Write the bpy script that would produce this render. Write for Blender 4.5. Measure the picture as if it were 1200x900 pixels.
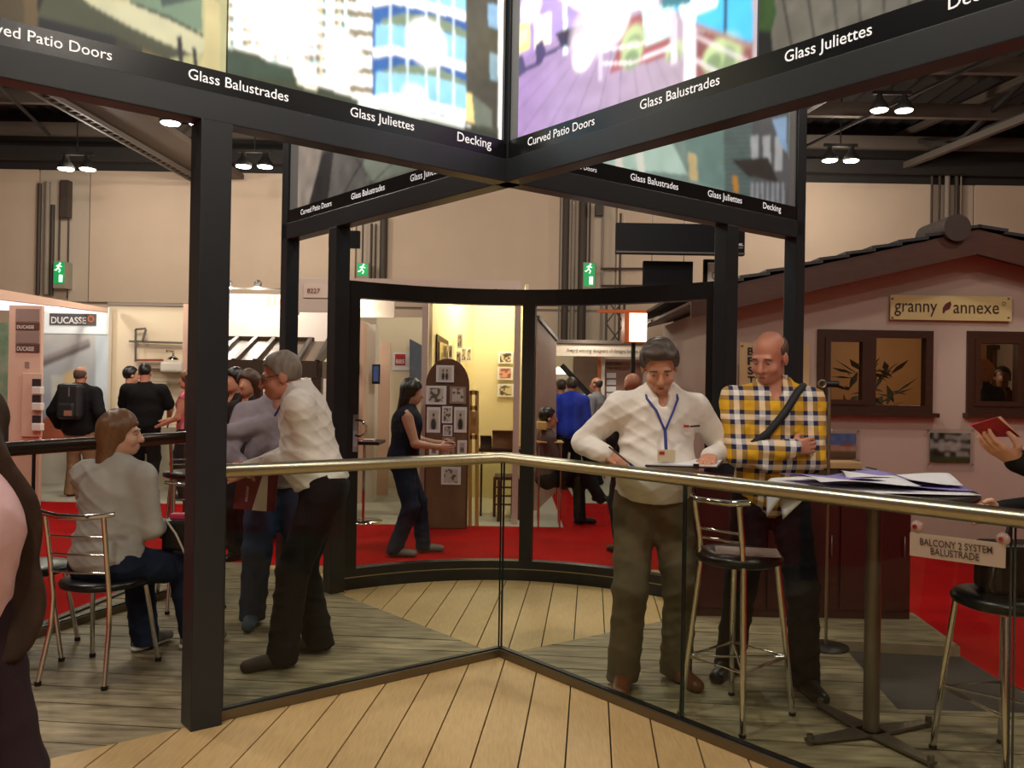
import bpy, bmesh, math, random
import numpy as np
from mathutils import Vector, Matrix
random.seed(7); rng = np.random.RandomState(7)
scene = bpy.context.scene
for o in list(bpy.data.objects): bpy.data.objects.remove(o)
COL = scene.collection
PI = math.pi

# ------------------------------------------------------------------ camera
F = 1000.0; CH = 1.49; PITCH = 0.0043; ROLL = 0.0165
RC = Matrix.Rotation(PI/2 + PITCH, 3, 'X') @ Matrix.Rotation(ROLL, 3, 'Z')
cam_d = bpy.data.cameras.new('camera'); cam = bpy.data.objects.new('camera', cam_d); COL.objects.link(cam)
cam_d.sensor_width = 36; cam_d.lens = 36*F/1200; cam_d.clip_end = 200
cam.matrix_world = Matrix.Translation((0, 0, CH)) @ RC.to_4x4()
scene.camera = cam

# ------------------------------------------------------------------ world, exposure, hall lamps
world = bpy.data.worlds.new('world'); scene.world = world; world.use_nodes = True
world.node_tree.nodes['Background'].inputs[0].default_value = (1.0, 0.86, 0.72, 1)
world.node_tree.nodes['Background'].inputs[1].default_value = 0.07
vs = scene.view_settings
vs.view_transform = 'Standard'; vs.look = 'None'; vs.gamma = 1.0; vs.use_curve_mapping = False
vs.exposure = 0.0
LAMP_POWER = 620.0
LAMP_COLOR = (1.0, 0.90, 0.78)
# hall high-bay lamps: (x, y, z, relative power); fixtures are built further down at the same places
HALL_LAMPS = [(-1.6, 2.2, 6.3, .62), (2.6, 1.6, 6.3, .40), (0.3, 6.6, 6.3, .45), (-4.6, 5.6, 6.3, .40), (5.6, 5.4, 6.3, .30),
              (-5.2, 9.6, 6.3, .45), (1.2, 10.8, 6.3, .45), (-1.0, -2.5, 6.3, .55), (4.2, -2.0, 6.3, .30)]
WALL_LAMPS = [(-8.7, 17.2, 5.95, .22), (-5.2, 17.2, 5.95, .18), (6.65, 17.4, 6.35, .24)]     # the pairs in view before the far wall
for i, (x, y, z, p) in enumerate(HALL_LAMPS+WALL_LAMPS):
    l = bpy.data.lights.new('hall_lamp_light', 'POINT'); l.energy = LAMP_POWER*p; l.color = LAMP_COLOR; l.shadow_soft_size = 0.22
    lo = bpy.data.objects.new('hall_lamp_light', l); lo.location = (x, y, z - .35); COL.objects.link(lo)

# ------------------------------------------------------------------ helpers
def ray(px, py):
    return RC @ Vector(((px-600)/F, -(py-450)/F, -1))
def at(px, py, Y):                      # point seen at a pixel, at depth Y
    d = ray(px, py); t = Y/d.y
    return Vector((d.x*t, Y, CH + d.z*t))
def ground(px, py, z=0.0):              # point seen at a pixel, on a level plane
    d = ray(px, py); t = (z-CH)/d.z
    return Vector((d.x*t, d.y*t, z))
ZG = -0.065
def c(r, g, b):
    f = lambda v: (v/255/12.92 if v/255 <= .04045 else ((v/255+.055)/1.055)**2.4)
    return (f(r), f(g), f(b), 1)
MATS = {}
def mat(name, col, rough=.6, metal=0, var=0, vscale=20, stretch=(1, 1, 1), bump=0, bscale=60, emit=0, spec=.5, rotz=0, var2=None, objrand=0):
    if name in MATS: return MATS[name]
    m = bpy.data.materials.new(name); m.use_nodes = True; MATS[name] = m
    nt = m.node_tree; b = nt.nodes['Principled BSDF']
    b.inputs['Base Color'].default_value = col; b.inputs['Roughness'].default_value = rough; b.inputs['Metallic'].default_value = metal
    b.inputs['Specular IOR Level'].default_value = spec
    if emit:
        b.inputs['Emission Color'].default_value = col; b.inputs['Emission Strength'].default_value = emit
    if var or bump:
        tc = nt.nodes.new('ShaderNodeTexCoord'); mp = nt.nodes.new('ShaderNodeMapping')
        mp.inputs['Scale'].default_value = stretch; mp.inputs['Rotation'].default_value = (0, 0, rotz)
        nt.links.new(tc.outputs['Object'], mp.inputs['Vector'])
    if var:
        n = nt.nodes.new('ShaderNodeTexNoise'); n.inputs['Scale'].default_value = vscale; n.inputs['Detail'].default_value = 6
        nt.links.new(mp.outputs[0], n.inputs['Vector'])
        r = nt.nodes.new('ShaderNodeValToRGB')
        lo = var2 or tuple(x*(1-var) for x in col[:3])+(1,); hi = tuple(min(1, x*(1+var)) for x in col[:3])+(1,)
        r.color_ramp.elements[0].position = .3; r.color_ramp.elements[1].position = .7
        r.color_ramp.elements[0].color = lo; r.color_ramp.elements[1].color = hi
        nt.links.new(n.outputs['Fac'], r.inputs['Fac']); out = r.outputs[0]
        if objrand:
            oi = nt.nodes.new('ShaderNodeObjectInfo'); hs = nt.nodes.new('ShaderNodeHueSaturation'); mr = nt.nodes.new('ShaderNodeMapRange')
            mr.inputs['To Min'].default_value = 1-objrand; mr.inputs['To Max'].default_value = 1+objrand
            nt.links.new(oi.outputs['Random'], mr.inputs['Value']); nt.links.new(mr.outputs[0], hs.inputs['Value'])
            nt.links.new(out, hs.inputs['Color']); out = hs.outputs[0]
        nt.links.new(out, b.inputs['Base Color'])
        if emit: nt.links.new(out, b.inputs['Emission Color'])
    if bump:
        n2 = nt.nodes.new('ShaderNodeTexNoise'); n2.inputs['Scale'].default_value = bscale; n2.inputs['Detail'].default_value = 4
        nt.links.new(mp.outputs[0], n2.inputs['Vector'])
        bp = nt.nodes.new('ShaderNodeBump'); bp.inputs['Strength'].default_value = bump; bp.inputs['Distance'].default_value = .01
        nt.links.new(n2.outputs['Fac'], bp.inputs['Height']); nt.links.new(bp.outputs[0], b.inputs['Normal'])
    return m
def glassmat(name, tint, ior=1.45, rough=0.0, maxr=1.0):
    m = bpy.data.materials.new(name); m.use_nodes = True; nt = m.node_tree; nt.nodes.remove(nt.nodes['Principled BSDF'])
    t = nt.nodes.new('ShaderNodeBsdfTransparent'); t.inputs[0].default_value = tint
    g = nt.nodes.new('ShaderNodeBsdfGlossy'); g.inputs['Roughness'].default_value = rough
    fr = nt.nodes.new('ShaderNodeFresnel'); fr.inputs[0].default_value = ior
    ge = nt.nodes.new('ShaderNodeNewGeometry'); sb = nt.nodes.new('ShaderNodeMath'); sb.operation = 'SUBTRACT'; sb.inputs[0].default_value = 1; sb.use_clamp = True
    mu = nt.nodes.new('ShaderNodeMath'); mu.operation = 'MULTIPLY'     # a pane reflects once, at its outer face
    nt.links.new(ge.outputs['Backfacing'], sb.inputs[1]); nt.links.new(fr.outputs[0], mu.inputs[0]); nt.links.new(sb.outputs[0], mu.inputs[1])
    mx = nt.nodes.new('ShaderNodeMixShader'); nt.links.new(mu.outputs[0], mx.inputs[0])
    nt.links.new(t.outputs[0], mx.inputs[1]); nt.links.new(g.outputs[0], mx.inputs[2])
    nt.links.new(mx.outputs[0], nt.nodes['Material Output'].inputs[0]); MATS[name] = m
    return m
def printmat(name, emit=0.0, rough=.4):            # colour comes from the printed picture stored on the sheet
    if name in MATS: return MATS[name]
    m = bpy.data.materials.new(name); m.use_nodes = True; nt = m.node_tree; b = nt.nodes['Principled BSDF']; MATS[name] = m
    a = nt.nodes.new('ShaderNodeVertexColor'); a.layer_name = 'print'
    nt.links.new(a.outputs[0], b.inputs['Base Color']); b.inputs['Roughness'].default_value = rough
    if emit:
        nt.links.new(a.outputs[0], b.inputs['Emission Color']); b.inputs['Emission Strength'].default_value = emit
    return m

def tag(o, label=None, cat=None, group=None, kind=None):
    if label: o['label'] = label
    if cat: o['category'] = cat
    if group: o['group'] = group
    if kind: o['kind'] = kind
    return o
def empty(name, loc=(0, 0, 0), rz=0, label=None, cat=None, group=None, kind=None):
    o = bpy.data.objects.new(name, None); COL.objects.link(o); o.location = loc; o.rotation_euler = (0, 0, rz); o.empty_display_size = .1
    return tag(o, label, cat, group, kind)
def link(name, me, m, parent=None, smooth=False):
    o = bpy.data.objects.new(name, me); COL.objects.link(o)
    if m is not None: me.materials.append(m)
    if parent is not None: o.parent = parent
    if smooth: me.polygons.foreach_set('use_smooth', [True]*len(me.polygons))
    return o
class MB:
    """collects shapes, builds ONE mesh object"""
    def __init__(s): s.v = []; s.f = []; s.sm = []
    def add(s, vs, fs, smooth=False):
        n = len(s.v); s.v += [tuple(p) for p in vs]; s.f += [tuple(i+n for i in f) for f in fs]; s.sm += [smooth]*len(fs); return s
    def box(s, x0, y0, z0, x1, y1, z1, M=None):
        v = [Vector(p) for p in ((x0,y0,z0),(x1,y0,z0),(x1,y1,z0),(x0,y1,z0),(x0,y0,z1),(x1,y0,z1),(x1,y1,z1),(x0,y1,z1))]
        if M is not None: v = [M @ p for p in v]
        return s.add(v, [(0,3,2,1),(4,5,6,7),(0,1,5,4),(1,2,6,5),(2,3,7,6),(3,0,4,7)])
    def cbox(s, cx, cy, cz, w, d, h, M=None): return s.box(cx-w/2, cy-d/2, cz-h/2, cx+w/2, cy+d/2, cz+h/2, M)
    def prism(s, poly, z0, z1, M=None):
        n = len(poly); v = [Vector((p[0], p[1], z0)) for p in poly]+[Vector((p[0], p[1], z1)) for p in poly]
        if M is not None: v = [M @ p for p in v]
        f = [tuple(range(n-1, -1, -1)), tuple(range(n, 2*n))]+[(i, (i+1) % n, n+(i+1) % n, n+i) for i in range(n)]
        return s.add(v, f)
    def slab(s, pts, off):                      # polygon in space given thickness along off
        n = len(pts); off = Vector(off); v = [Vector(p) for p in pts]+[Vector(p)+off for p in pts]
        return s.add(v, [tuple(range(n-1, -1, -1)), tuple(range(n, 2*n))]+[(i, (i+1) % n, n+(i+1) % n, n+i) for i in range(n)])
    def beam(s, a, b, w, h, up=(0, 0, 1)):      # rectangular bar from a to b
        a, b = Vector(a), Vector(b); d = (b-a).normalized(); up = Vector(up)
        sd = d.cross(up)
        if sd.length < 1e-4: sd = d.cross(Vector((0, 1, 0)))
        sd.normalize(); u = sd.cross(d); v = []
        for p in (a, b):
            for i, j in ((-1,-1),(1,-1),(1,1),(-1,1)): v.append(p+sd*(i*w/2)+u*(j*h/2))
        return s.add(v, [(0,1,2,3),(7,6,5,4),(0,4,5,1),(1,5,6,2),(2,6,7,3),(3,7,4,0)])
    def tube(s, pts, r, n=10, closed=False, caps=True):
        pts = [Vector(p) for p in pts]; m = len(pts); R = r if isinstance(r, (list, tuple)) else [r]*m
        v = []; prev = None
        for i, p in enumerate(pts):
            if closed: d = pts[(i+1) % m]-pts[i-1]
            else: d = pts[min(i+1, m-1)]-pts[max(i-1, 0)]
            d.normalize()
            if prev is None:
                a = Vector((0, 0, 1)) if abs(d.z) < .9 else Vector((1, 0, 0)); s1 = d.cross(a).normalized()
            else:
                s1 = prev-d*prev.dot(d); s1.normalize()
            prev = s1; s2 = d.cross(s1)
            for k in range(n):
                a = 2*PI*k/n; v.append(p+(s1*math.cos(a)+s2*math.sin(a))*R[i])
        f = []
        for i in range(m if closed else m-1):
            j = (i+1) % m
            for k in range(n): f.append((i*n+k, i*n+(k+1) % n, j*n+(k+1) % n, j*n+k))
        s.add(v, f, True)
        if caps and not closed:
            s.add([v[k] for k in range(n)], [tuple(range(n-1, -1, -1))]); s.add([v[(m-1)*n+k] for k in range(n)], [tuple(range(n))])
        return s
    def lathe(s, prof, n=24, ctr=(0, 0, 0), M=None, smooth=True):   # prof: (radius, z)
        v = []; ctr = Vector(ctr)
        for (r, z) in prof:
            for k in range(n):
                a = 2*PI*k/n; p = Vector((r*math.cos(a), r*math.sin(a), z))
                v.append((M @ p if M is not None else p)+ctr)
        f = [(i*n+k, i*n+(k+1) % n, (i+1)*n+(k+1) % n, (i+1)*n+k) for i in range(len(prof)-1) for k in range(n)]
        s.add(v, f, smooth)
        s.add(v[:n], [tuple(range(n-1, -1, -1))]); s.add(v[-n:], [tuple(range(n))])
        return s
    def ball(s, ctr, r, M=None, n=14):
        r = (r, r, r) if not isinstance(r, (tuple, list)) else r
        ctr = Vector(ctr); v = []; m = n//2+1
        for i in range(m+1):
            th = PI*i/m
            for k in range(n):
                a = 2*PI*k/n; p = Vector((r[0]*math.sin(th)*math.cos(a), r[1]*math.sin(th)*math.sin(a), r[2]*math.cos(th)))
                v.append((M @ p if M is not None else p)+ctr)
        f = [(i*n+k, (i+1)*n+k, (i+1)*n+(k+1) % n, i*n+(k+1) % n) for i in range(m) for k in range(n)]
        return s.add(v, f, True)
    def build(s, name, m, parent=None, bevel=0, seg=2):
        me = bpy.data.meshes.new(name); me.from_pydata(s.v, [], s.f)
        me.polygons.foreach_set('use_smooth', s.sm); me.update()
        o = link(name, me, m, parent)
        if bevel:
            b = o.modifiers.new('bevel', 'BEVEL'); b.width = bevel; b.segments = seg; b.limit_method = 'ANGLE'
        return o
def one(fn, name, m, parent=None, bevel=0):
    b = MB(); fn(b); return b.build(name, m, parent, bevel)
def rz(a): return Matrix.Rotation(a, 3, 'Z')
def frame(o, x, y, z):
    M = Matrix((x, y, z)).transposed().to_4x4(); M.translation = o; return M
def text(name, body, m, origin, xdir, width, height=None, up=(0, 0, 1), parent=None, depth=.002, bold=0, align='L', spacing=1.0, inv=None):
    """flat lettering, one object per word, whose lower left corner sits at origin; scaled to a width (and height)"""
    def glyphs(t):
        cu = bpy.data.curves.new(name, 'FONT'); cu.body = t; cu.offset = bold; cu.resolution_u = 3; cu.space_character = spacing
        ob = bpy.data.objects.new(name, cu); COL.objects.link(ob)
        me = bpy.data.meshes.new_from_object(ob); bpy.data.objects.remove(ob); bpy.data.curves.remove(cu)
        co = np.empty(len(me.vertices)*3, 'f'); me.vertices.foreach_get('co', co)
        return me, co.reshape(-1, 3)
    whole, cw = glyphs(body); mn, mx = cw.min(0), cw.max(0); bpy.data.meshes.remove(whole)
    sx = width/(mx[0]-mn[0]); sy = sx if height is None else height/(mx[1]-mn[1])
    xd = Vector(xdir).normalized(); ud = Vector(up); ud = (ud-xd*ud.dot(xd)).normalized(); nd = xd.cross(ud)
    outs = []; words = body.split(' ')
    for i, wd_ in enumerate(words):
        me, co = glyphs(wd_); pre, cp = glyphs(' '.join(words[:i+1])); bpy.data.meshes.remove(pre)
        co[:, 0] += cp[:, 0].max()-co[:, 0].max()
        L = (co-np.array([mn[0], mn[1], 0]))*np.array([sx, sy, 0])
        W = np.outer(L[:, 0], xd)+np.outer(L[:, 1], ud)+np.array(Vector(origin)+nd*depth)
        if align == 'C': W -= np.outer(np.full(len(co), width/2), xd)
        me.vertices.foreach_set('co', W.astype('f').ravel()); me.update(); me.name = name; me.materials.clear()
        o = link(name, me, m, parent); outs.append(o)
        if inv is not None: o.matrix_parent_inverse = inv
    return outs
def inpoly(x, y, poly):
    r = np.zeros(x.shape, bool); n = len(poly); j = n-1
    for i in range(n):
        xi, yi = poly[i]; xj, yj = poly[j]
        if yi != yj:
            k = ((yi > y) != (yj > y)) & (x < (xj-xi)*(y-yi)/(yj-yi)+xi); r ^= k
        j = i
    return r
def vnoise(u, v, s, seed=0):                       # smooth value noise for prints
    r = np.random.RandomState(seed); G = r.rand(64, 64)
    x = u*s; y = v*s; xi = np.floor(x).astype(int); yi = np.floor(y).astype(int); fx = x-xi; fy = y-yi
    fx = fx*fx*(3-2*fx); fy = fy*fy*(3-2*fy)
    g = lambda a, b: G[a % 64, b % 64]
    return (g(xi, yi)*(1-fx)+g(xi+1, yi)*fx)*(1-fy)+(g(xi, yi+1)*(1-fx)+g(xi+1, yi+1)*fx)*fy
class Print:
    """a printed sheet: a grid of points from o along e1 (length L) and e2 (height Hh), coloured by painting shapes in sheet coordinates"""
    def __init__(s, o, e1, L, e2, Hh, nx, ny, base):
        s.o, s.e1, s.e2, s.L, s.H, s.nx, s.ny = Vector(o), Vector(e1).normalized(), Vector(e2).normalized(), L, Hh, nx, ny
        s.u, s.v = np.meshgrid(np.linspace(0, L, nx+1), np.linspace(0, Hh, ny+1)); s.C = np.zeros(s.u.shape+(3,)); s.C[:] = base[:3]
    def uv(s, px, py):                             # where a line of sight meets the sheet
        n = s.e1.cross(s.e2); d = ray(px, py); p0 = Vector((0, 0, CH)); t = (s.o-p0).dot(n)/d.dot(n); q = p0+d*t-s.o
        return q.dot(s.e1), q.dot(s.e2)
    def poly(s, pts, col, a=1.0, pix=True):
        P = [s.uv(*p) for p in pts] if pix else pts
        k = inpoly(s.u, s.v, P); s.C[k] = s.C[k]*(1-a)+np.array(col[:3])*a; return k
    def disc(s, p, r, col, a=1, pix=True, ry=None):
        q = s.uv(*p) if pix else p
        d = np.sqrt(((s.u-q[0])/r)**2+((s.v-q[1])/(ry or r))**2); w = np.clip((1-d)*3, 0, 1)[..., None]*a
        s.C = s.C*(1-w)+np.array(col[:3])*w
    def mottle(s, amt, sc, seed=1, mask=None):
        n = 1+(vnoise(s.u, s.v, sc, seed)-.5)*2*amt
        if mask is None: s.C *= n[..., None]
        else: s.C[mask] *= n[mask][..., None]
    def build(s, name, m, parent=None, bend=None):
        if s.nx > 40:
            for _ in range(3):                         # photographs have soft edges
                K = np.pad(s.C, ((1, 1), (1, 1), (0, 0)), 'edge'); s.C = (K[1:-1, 1:-1]*2+K[:-2, 1:-1]+K[2:, 1:-1]+K[1:-1, :-2]+K[1:-1, 2:])/6
        V = np.array(s.o)+s.u[..., None]*np.array(s.e1)+s.v[..., None]*np.array(s.e2)
        nx, ny = s.nx, s.ny; idx = np.arange((nx+1)*(ny+1)).reshape(ny+1, nx+1)
        f = np.stack([idx[:-1, :-1], idx[:-1, 1:], idx[1:, 1:], idx[1:, :-1]], -1).reshape(-1, 4)
        me = npmesh(name, V.reshape(-1, 3), f)
        a = me.color_attributes.new('print', 'FLOAT_COLOR', 'POINT')
        cc = np.concatenate([np.clip(s.C, 0, 1).reshape(-1, 3), np.ones((V.shape[0]*V.shape[1], 1))], 1)
        a.data.foreach_set('color', cc.astype('f').ravel())
        return link(name, me, m, parent)
def npmesh(name, V, Q):
    me = bpy.data.meshes.new(name); n = len(V); m = len(Q); k = Q.shape[1] if m else 4
    me.vertices.add(n); me.vertices.foreach_set('co', np.asarray(V, 'f').ravel())
    me.loops.add(m*k); me.loops.foreach_set('vertex_index', np.asarray(Q, 'i').ravel())
    me.polygons.add(m); me.polygons.foreach_set('loop_start', np.arange(m, dtype='i')*k)
    me.update(calc_edges=True); me.validate()
    return me
def clip(poly, planes):                            # planes: (point, inward normal)
    for (p, n) in planes:
        out = []; L = len(poly)
        for i in range(L):
            a, b = poly[i], poly[(i+1) % L]
            da = (a[0]-p[0])*n[0]+(a[1]-p[1])*n[1]; db = (b[0]-p[0])*n[0]+(b[1]-p[1])*n[1]
            if da >= 0: out.append(a)
            if (da >= 0) != (db >= 0):
                t = da/(da-db); out.append((a[0]+(b[0]-a[0])*t, a[1]+(b[1]-a[1])*t))
        poly = out
        if len(poly) < 3: return []
    return poly
def left_of(a, b):                                 # half plane left of a->b
    return (a, (-(b[1]-a[1]), b[0]-a[0]))

# ------------------------------------------------------------------ materials
FRAME = mat('anthracite_powder_coat', c(31, 36, 41), .38, 0, .06, 30, bump=.02, bscale=300)
STRIP = mat('black_strip', c(9, 10, 14), .25)
WHITE_LET = mat('white_lettering', c(235, 235, 235), .5, emit=.55)
STEEL = mat('brushed_steel', c(168, 164, 142), .3, 1, .05, 60)
DARKSTEEL = mat('bronze_rail', c(75, 66, 58), .3, .9)
CHROME = mat('chrome', c(215, 212, 208), .08, 1)
TAN = mat('tan_deck_board', c(190, 158, 108), .5, 0, .10, 9, (9, 1, 1), 0, 40, rotz=.093, objrand=.05)
GREYW = mat('weathered_deck_board', c(154, 139, 108), .55, 0, .2, 4, (1, 5, 1), .3, 12, rotz=.093, objrand=.09, var2=c(100, 88, 67))
DARKBASE = mat('dark_platform', c(52, 46, 42), .7)
RED = mat('red_carpet', c(170, 14, 17), .95, 0, .12, 3, bump=.04, bscale=90, spec=.1)
PALE = mat('pale_vinyl', c(196, 188, 172), .5, 0, .05, 2)
BLACKP = mat('black_plastic', c(14, 14, 15), .45)
BLACKV = mat('black_vinyl', c(20, 19, 19), .32, bump=.05, bscale=200)
GLASS = glassmat('balustrade_glass', (.90, .93, .90, 1), 1.33)
DGLASS = glassmat('door_glass', (.93, .94, .93, 1), 1.38)
EDGE = mat('glass_edge', c(30, 44, 40), .2)
WHITEP = mat('white_panel', c(225, 218, 208), .6)
PAPER = mat('paper', c(225, 224, 228), .7)
LAV = mat('lavender_paper', c(140, 128, 190), .7)
MAROON = mat('maroon_laminate', c(64, 16, 18), .35, 0, .1, 4)
# ------------------------------------------------------------------ hall: floor, back wall, roof
WALLM = mat('hall_wall_panel', c(214, 192, 168), .75, 0, .03, 1.5)
WALLD = mat('hall_column_grey', c(150, 138, 124), .7)
PIPE = mat('pipe_brown', c(70, 60, 52), .6)
ROOFM = mat('roof_deck', c(44, 40, 37), .85)
ROOFS = mat('roof_steel', c(92, 82, 73), .6)
ROOFD = mat('roof_dark_steel', c(44, 40, 38), .7)
fl = one(lambda b: b.box(-22, -8, -.3, 22, 24, ZG), 'floor', RED); tag(fl, kind='structure')
YW = 20.0
wb = empty('wall_back', (0, YW, ZG), kind='structure')
def wx(px, py=300): return at(px, py, YW).x
edges = [-22, wx(44), wx(104), wx(417), wx(452), wx(656), wx(722), wx(1092), wx(1141), 22]
def wpart(name, m, fn, parent=wb):
    b = MB(); fn(b); o = b.build(name, m, parent); o.matrix_parent_inverse = Matrix.Translation((0, -YW, -ZG)); return o
TOPW = at(600, 208, YW).z
wpart('backing', WALLD, lambda b: b.box(-22, YW+.06, ZG, 22, YW+.3, TOPW+.0))
MIDZ = at(170, 356, YW).z
for i in range(len(edges)-1):
    m = WALLM if i % 2 == 0 else mat('hall_wall_bay', c(200, 184, 164), .75)
    d = 0 if i % 2 == 0 else .03
    wpart('wall_panel', m, lambda b: b.box(edges[i]+.02, YW+d, MIDZ+.03, edges[i+1]-.02, YW+.1, TOPW))
    wpart('wall_panel', m, lambda b: b.box(edges[i]+.02, YW+d, ZG, edges[i+1]-.02, YW+.1, MIDZ-.03))
for px, r, y0, y1, mm in ((45.5, .05, 215, 345, PIPE), (55, .06, 213, 345, WALLD), (61, .05, 240, 346, PIPE), (70, .02, 213, 305, PIPE), (80, .02, 230, 350, PIPE),
                      (425, .02, 260, 320, PIPE), (435, .03, 262, 330, PIPE), (440, .02, 262, 330, PIPE), (449.5, .09, 255, 330, PIPE),
                      (662, .08, 230, 440, PIPE), (671, .05, 232, 440, WALLD), (682, .1, 235, 440, PIPE), (691, .02, 237, 310, PIPE), (705, .03, 240, 440, WALLD), (726, .025, 250, 440, PIPE),
                      (1092, .03, 206, 262, PIPE), (1101, .03, 206, 262, PIPE), (1110, .06, 206, 260, WALLD), (1121, .05, 206, 255, PIPE), (1126, .02, 206, 262, WALLD)):
    a, b_ = at(px, y0, YW-.1), at(px, y1, YW-.1); a.x = b_.x = (a.x+b_.x)/2
    wpart('conduit', mm, lambda b: b.tube([a, b_], r, 8))
for px, y0, y1 in ((78, 212, 255), (702, 240, 253)):
    p = at(px, y0, YW-.2); q = at(px, y1, YW-.2)
    wpart('junction_box', PIPE, lambda b: b.box(p.x-.09, YW-.3, q.z, p.x+.09, YW-.1, p.z))
for y in (355, 375):
    a, b_ = at(704, y-40, YW-.12), at(755, y-40, YW-.12)
    wpart('conduit', PIPE, lambda b: b.tube([a, b_], .03, 6))
for sx, n in ((-1, 'left'), (1, 'right')):
    w = one(lambda b: b.box(sx*22, -8, ZG, sx*22.3, 24, 8.2), 'wall_'+n, WALLM); tag(w, kind='structure')
w = one(lambda b: b.box(-22, -8.3, ZG, 22, -8, 8.2), 'wall_front', WALLM); tag(w, kind='structure')
ce = empty('ceiling', (0, 0, 7.6), kind='structure')
def cpart(name, m, fn):
    b = MB(); fn(b); o = b.build(name, m, ce); o.matrix_parent_inverse = Matrix.Translation((0, 0, -7.6)); return o
def corr(b):                                        # corrugated roof deck, ribs run along the hall depth
    n = 220; v = []; f = []
    for i in range(n+1):
        x = -22+44*i/n; z = 7.75+(.10 if (i//1) % 2 else 0)
        v += [(x, -8, z), (x, 24, z)]
    for i in range(n): f.append((2*i, 2*i+1, 2*i+3, 2*i+2))
    b.add(v, f)
cpart('roof_deck', ROOFM, corr)
cpart('eaves_fascia', ROOFD, lambda b: b.box(-22, YW+.02, TOPW, 22, YW+.4, 7.7))
for y in (19.2, 17.0, 14.6, 12.2, 9.8, 7.4):
    cpart('purlin', ROOFS, lambda b: b.box(-22, y-.07, 7.0, 22, y+.07, 7.28))
cpart('purlin', ROOFD, lambda b: b.box(-22, 19.6, TOPW+.15, 22, 19.75, TOPW+.45))
for x in (-12.5, 4.6, 8.9, 13.5):
    for (a, b_) in (((x, 20, 6.75), (x+2.2, 8, 6.75)), ((x, 20, 7.5), (x+2.2, 8, 7.5))):
        cpart('truss_chord', ROOFS, lambda b: b.beam(a, b_, .12, .14))
    for k in range(6):
        t0, t1 = k/6, (k+1)/6; p = lambda t, z: (x+2.2*t, 20-12*t, z)
        cpart('truss_web', ROOFD, lambda b: b.beam(p(t0, 6.75 if k % 2 else 7.5), p(t1, 7.5 if k % 2 else 6.75), .08, .08))
for k in range(12):                                 # thin diagonal bracing
    x0 = -16+k*2.8
    cpart('brace', ROOFD, lambda b: b.beam((x0, 19, 6.95), (x0+2.4, 9, 6.95), .05, .05))
# wide cable gantry above the left stands
ga, gb = at(30, 106, 13.5), at(231, 212, 19.8); ga.z = gb.z = (ga.z+gb.z)/2
cpart('cable_gantry', mat('gantry_panel', c(92, 78, 66), .7), lambda b: b.beam(ga+Vector((.55, 0, .15)), gb+Vector((.55, 0, .15)), 1.1, .12))
for s_ in (0, .22):
    cpart('gantry_rail', ROOFS, lambda b: b.beam(ga+Vector((s_, 0, 0)), gb+Vector((s_, 0, 0)), .05, .08))
for k in range(30):
    p = ga.lerp(gb, k/29)
    cpart('gantry_rung', ROOFS, lambda b: b.beam(p, p+Vector((.22, 0, 0)), .04, .04))

# high-bay lamps
LAMPGLOW = mat('lamp_glow', c(255, 250, 235), .5, emit=14)
LAMPBODY = mat('lamp_body', c(60, 58, 56), .5, .5)
def hall_lamp(x, y, z, label, rods=True):
    t = empty('high_bay_lamp', (x, y, z), 0, label, 'ceiling lamp', 'high bay lamps under the hall roof')
    for s_ in (-.22, .22):
        one(lambda b: b.lathe([(.16, -.02), (.17, .02), (.10, .12), (.05, .2), (.05, .26)], 16, (s_, 0, 0)), 'reflector', LAMPBODY, t)
        one(lambda b: b.lathe([(.14, -.035), (.15, -.02)], 16, (s_, 0, 0)), 'lens', LAMPGLOW, t)
    one(lambda b: b.box(-.34, -.03, .26, .34, .03, .32), 'mounting_bar', LAMPBODY, t)
    one(lambda b: b.tube([(0, 0, .32), (0, 0, 7.80-z)], .015, 6), 'hanger_rod', LAMPBODY, t)
for (px, py, Y, lb) in ((90, 197, 17.2, 'pair of round white ceiling lamps nearest the left edge'),
                        (216, 143, 13.5, 'pair of round lamps just left of the front left post'),
                        (298, 194, 17.2, 'pair of round lamps between the front left post and next dark post'),
                        (985, 187, 17.4, 'lower pair of round lamps right of the black frame'),
                        (1045, 128, 15.2, 'higher pair of round lamps under the roof at the upper right')):
    p = at(px, py, Y); hall_lamp(p.x, p.y, p.z, lb)
for (x, y, z, p), w_ in zip(HALL_LAMPS, ('the tan deck by the front left post', 'the deck right of the photographer', 'the curved patio door', 'the seated woman', 'the cabin front',
                                          'the white stand wall at the left', 'the arched photo board', 'the aisle behind the photographer', 'the aisle at the photographer right')):
    hall_lamp(x, y, z, 'pair of round high bay lamps high above '+w_)

# ------------------------------------------------------------------ the X-shaped display frame
C = Vector((-.042, 4.755, 0)); ZB = 2.62
ANG = dict(SW=218.4, SE=309.3, NW=131.1, NE=36.2)
DIR = {k: Vector((math.cos(math.radians(a)), math.sin(math.radians(a)), 0)) for k, a in ANG.items()}
def arm(k, t, z=0, off=0):                         # off: sideways, positive towards the viewer's side
    d = DIR[k]; n = Vector((d.y, -d.x, 0))
    if n.y > 0: n = -n
    return C+d*t+n*off+Vector((0, 0, z))
def arm_n(k):
    d = DIR[k]; n = Vector((d.y, -d.x, 0)); return -n if n.y > 0 else n
def tpx(k, px, off=0):                             # how far along an arm a pixel column meets it
    n = arm_n(k); P0 = C+n*off
    d = ray(px, 450); d2 = Vector((d.x, d.y)); k2 = Vector((DIR[k].x, DIR[k].y))
    den = d2.x*k2.y-d2.y*k2.x
    return (d2.y*P0.x-d2.x*P0.y)/den if False else -(P0.x*d2.y-P0.y*d2.x)/(k2.x*d2.y-k2.y*d2.x)
fr = empty('display_frame', C, 0, 'black X-shaped steel frame carrying backlit picture boxes above the deck', 'display frame')
INV = Matrix.Translation(-C)
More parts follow.
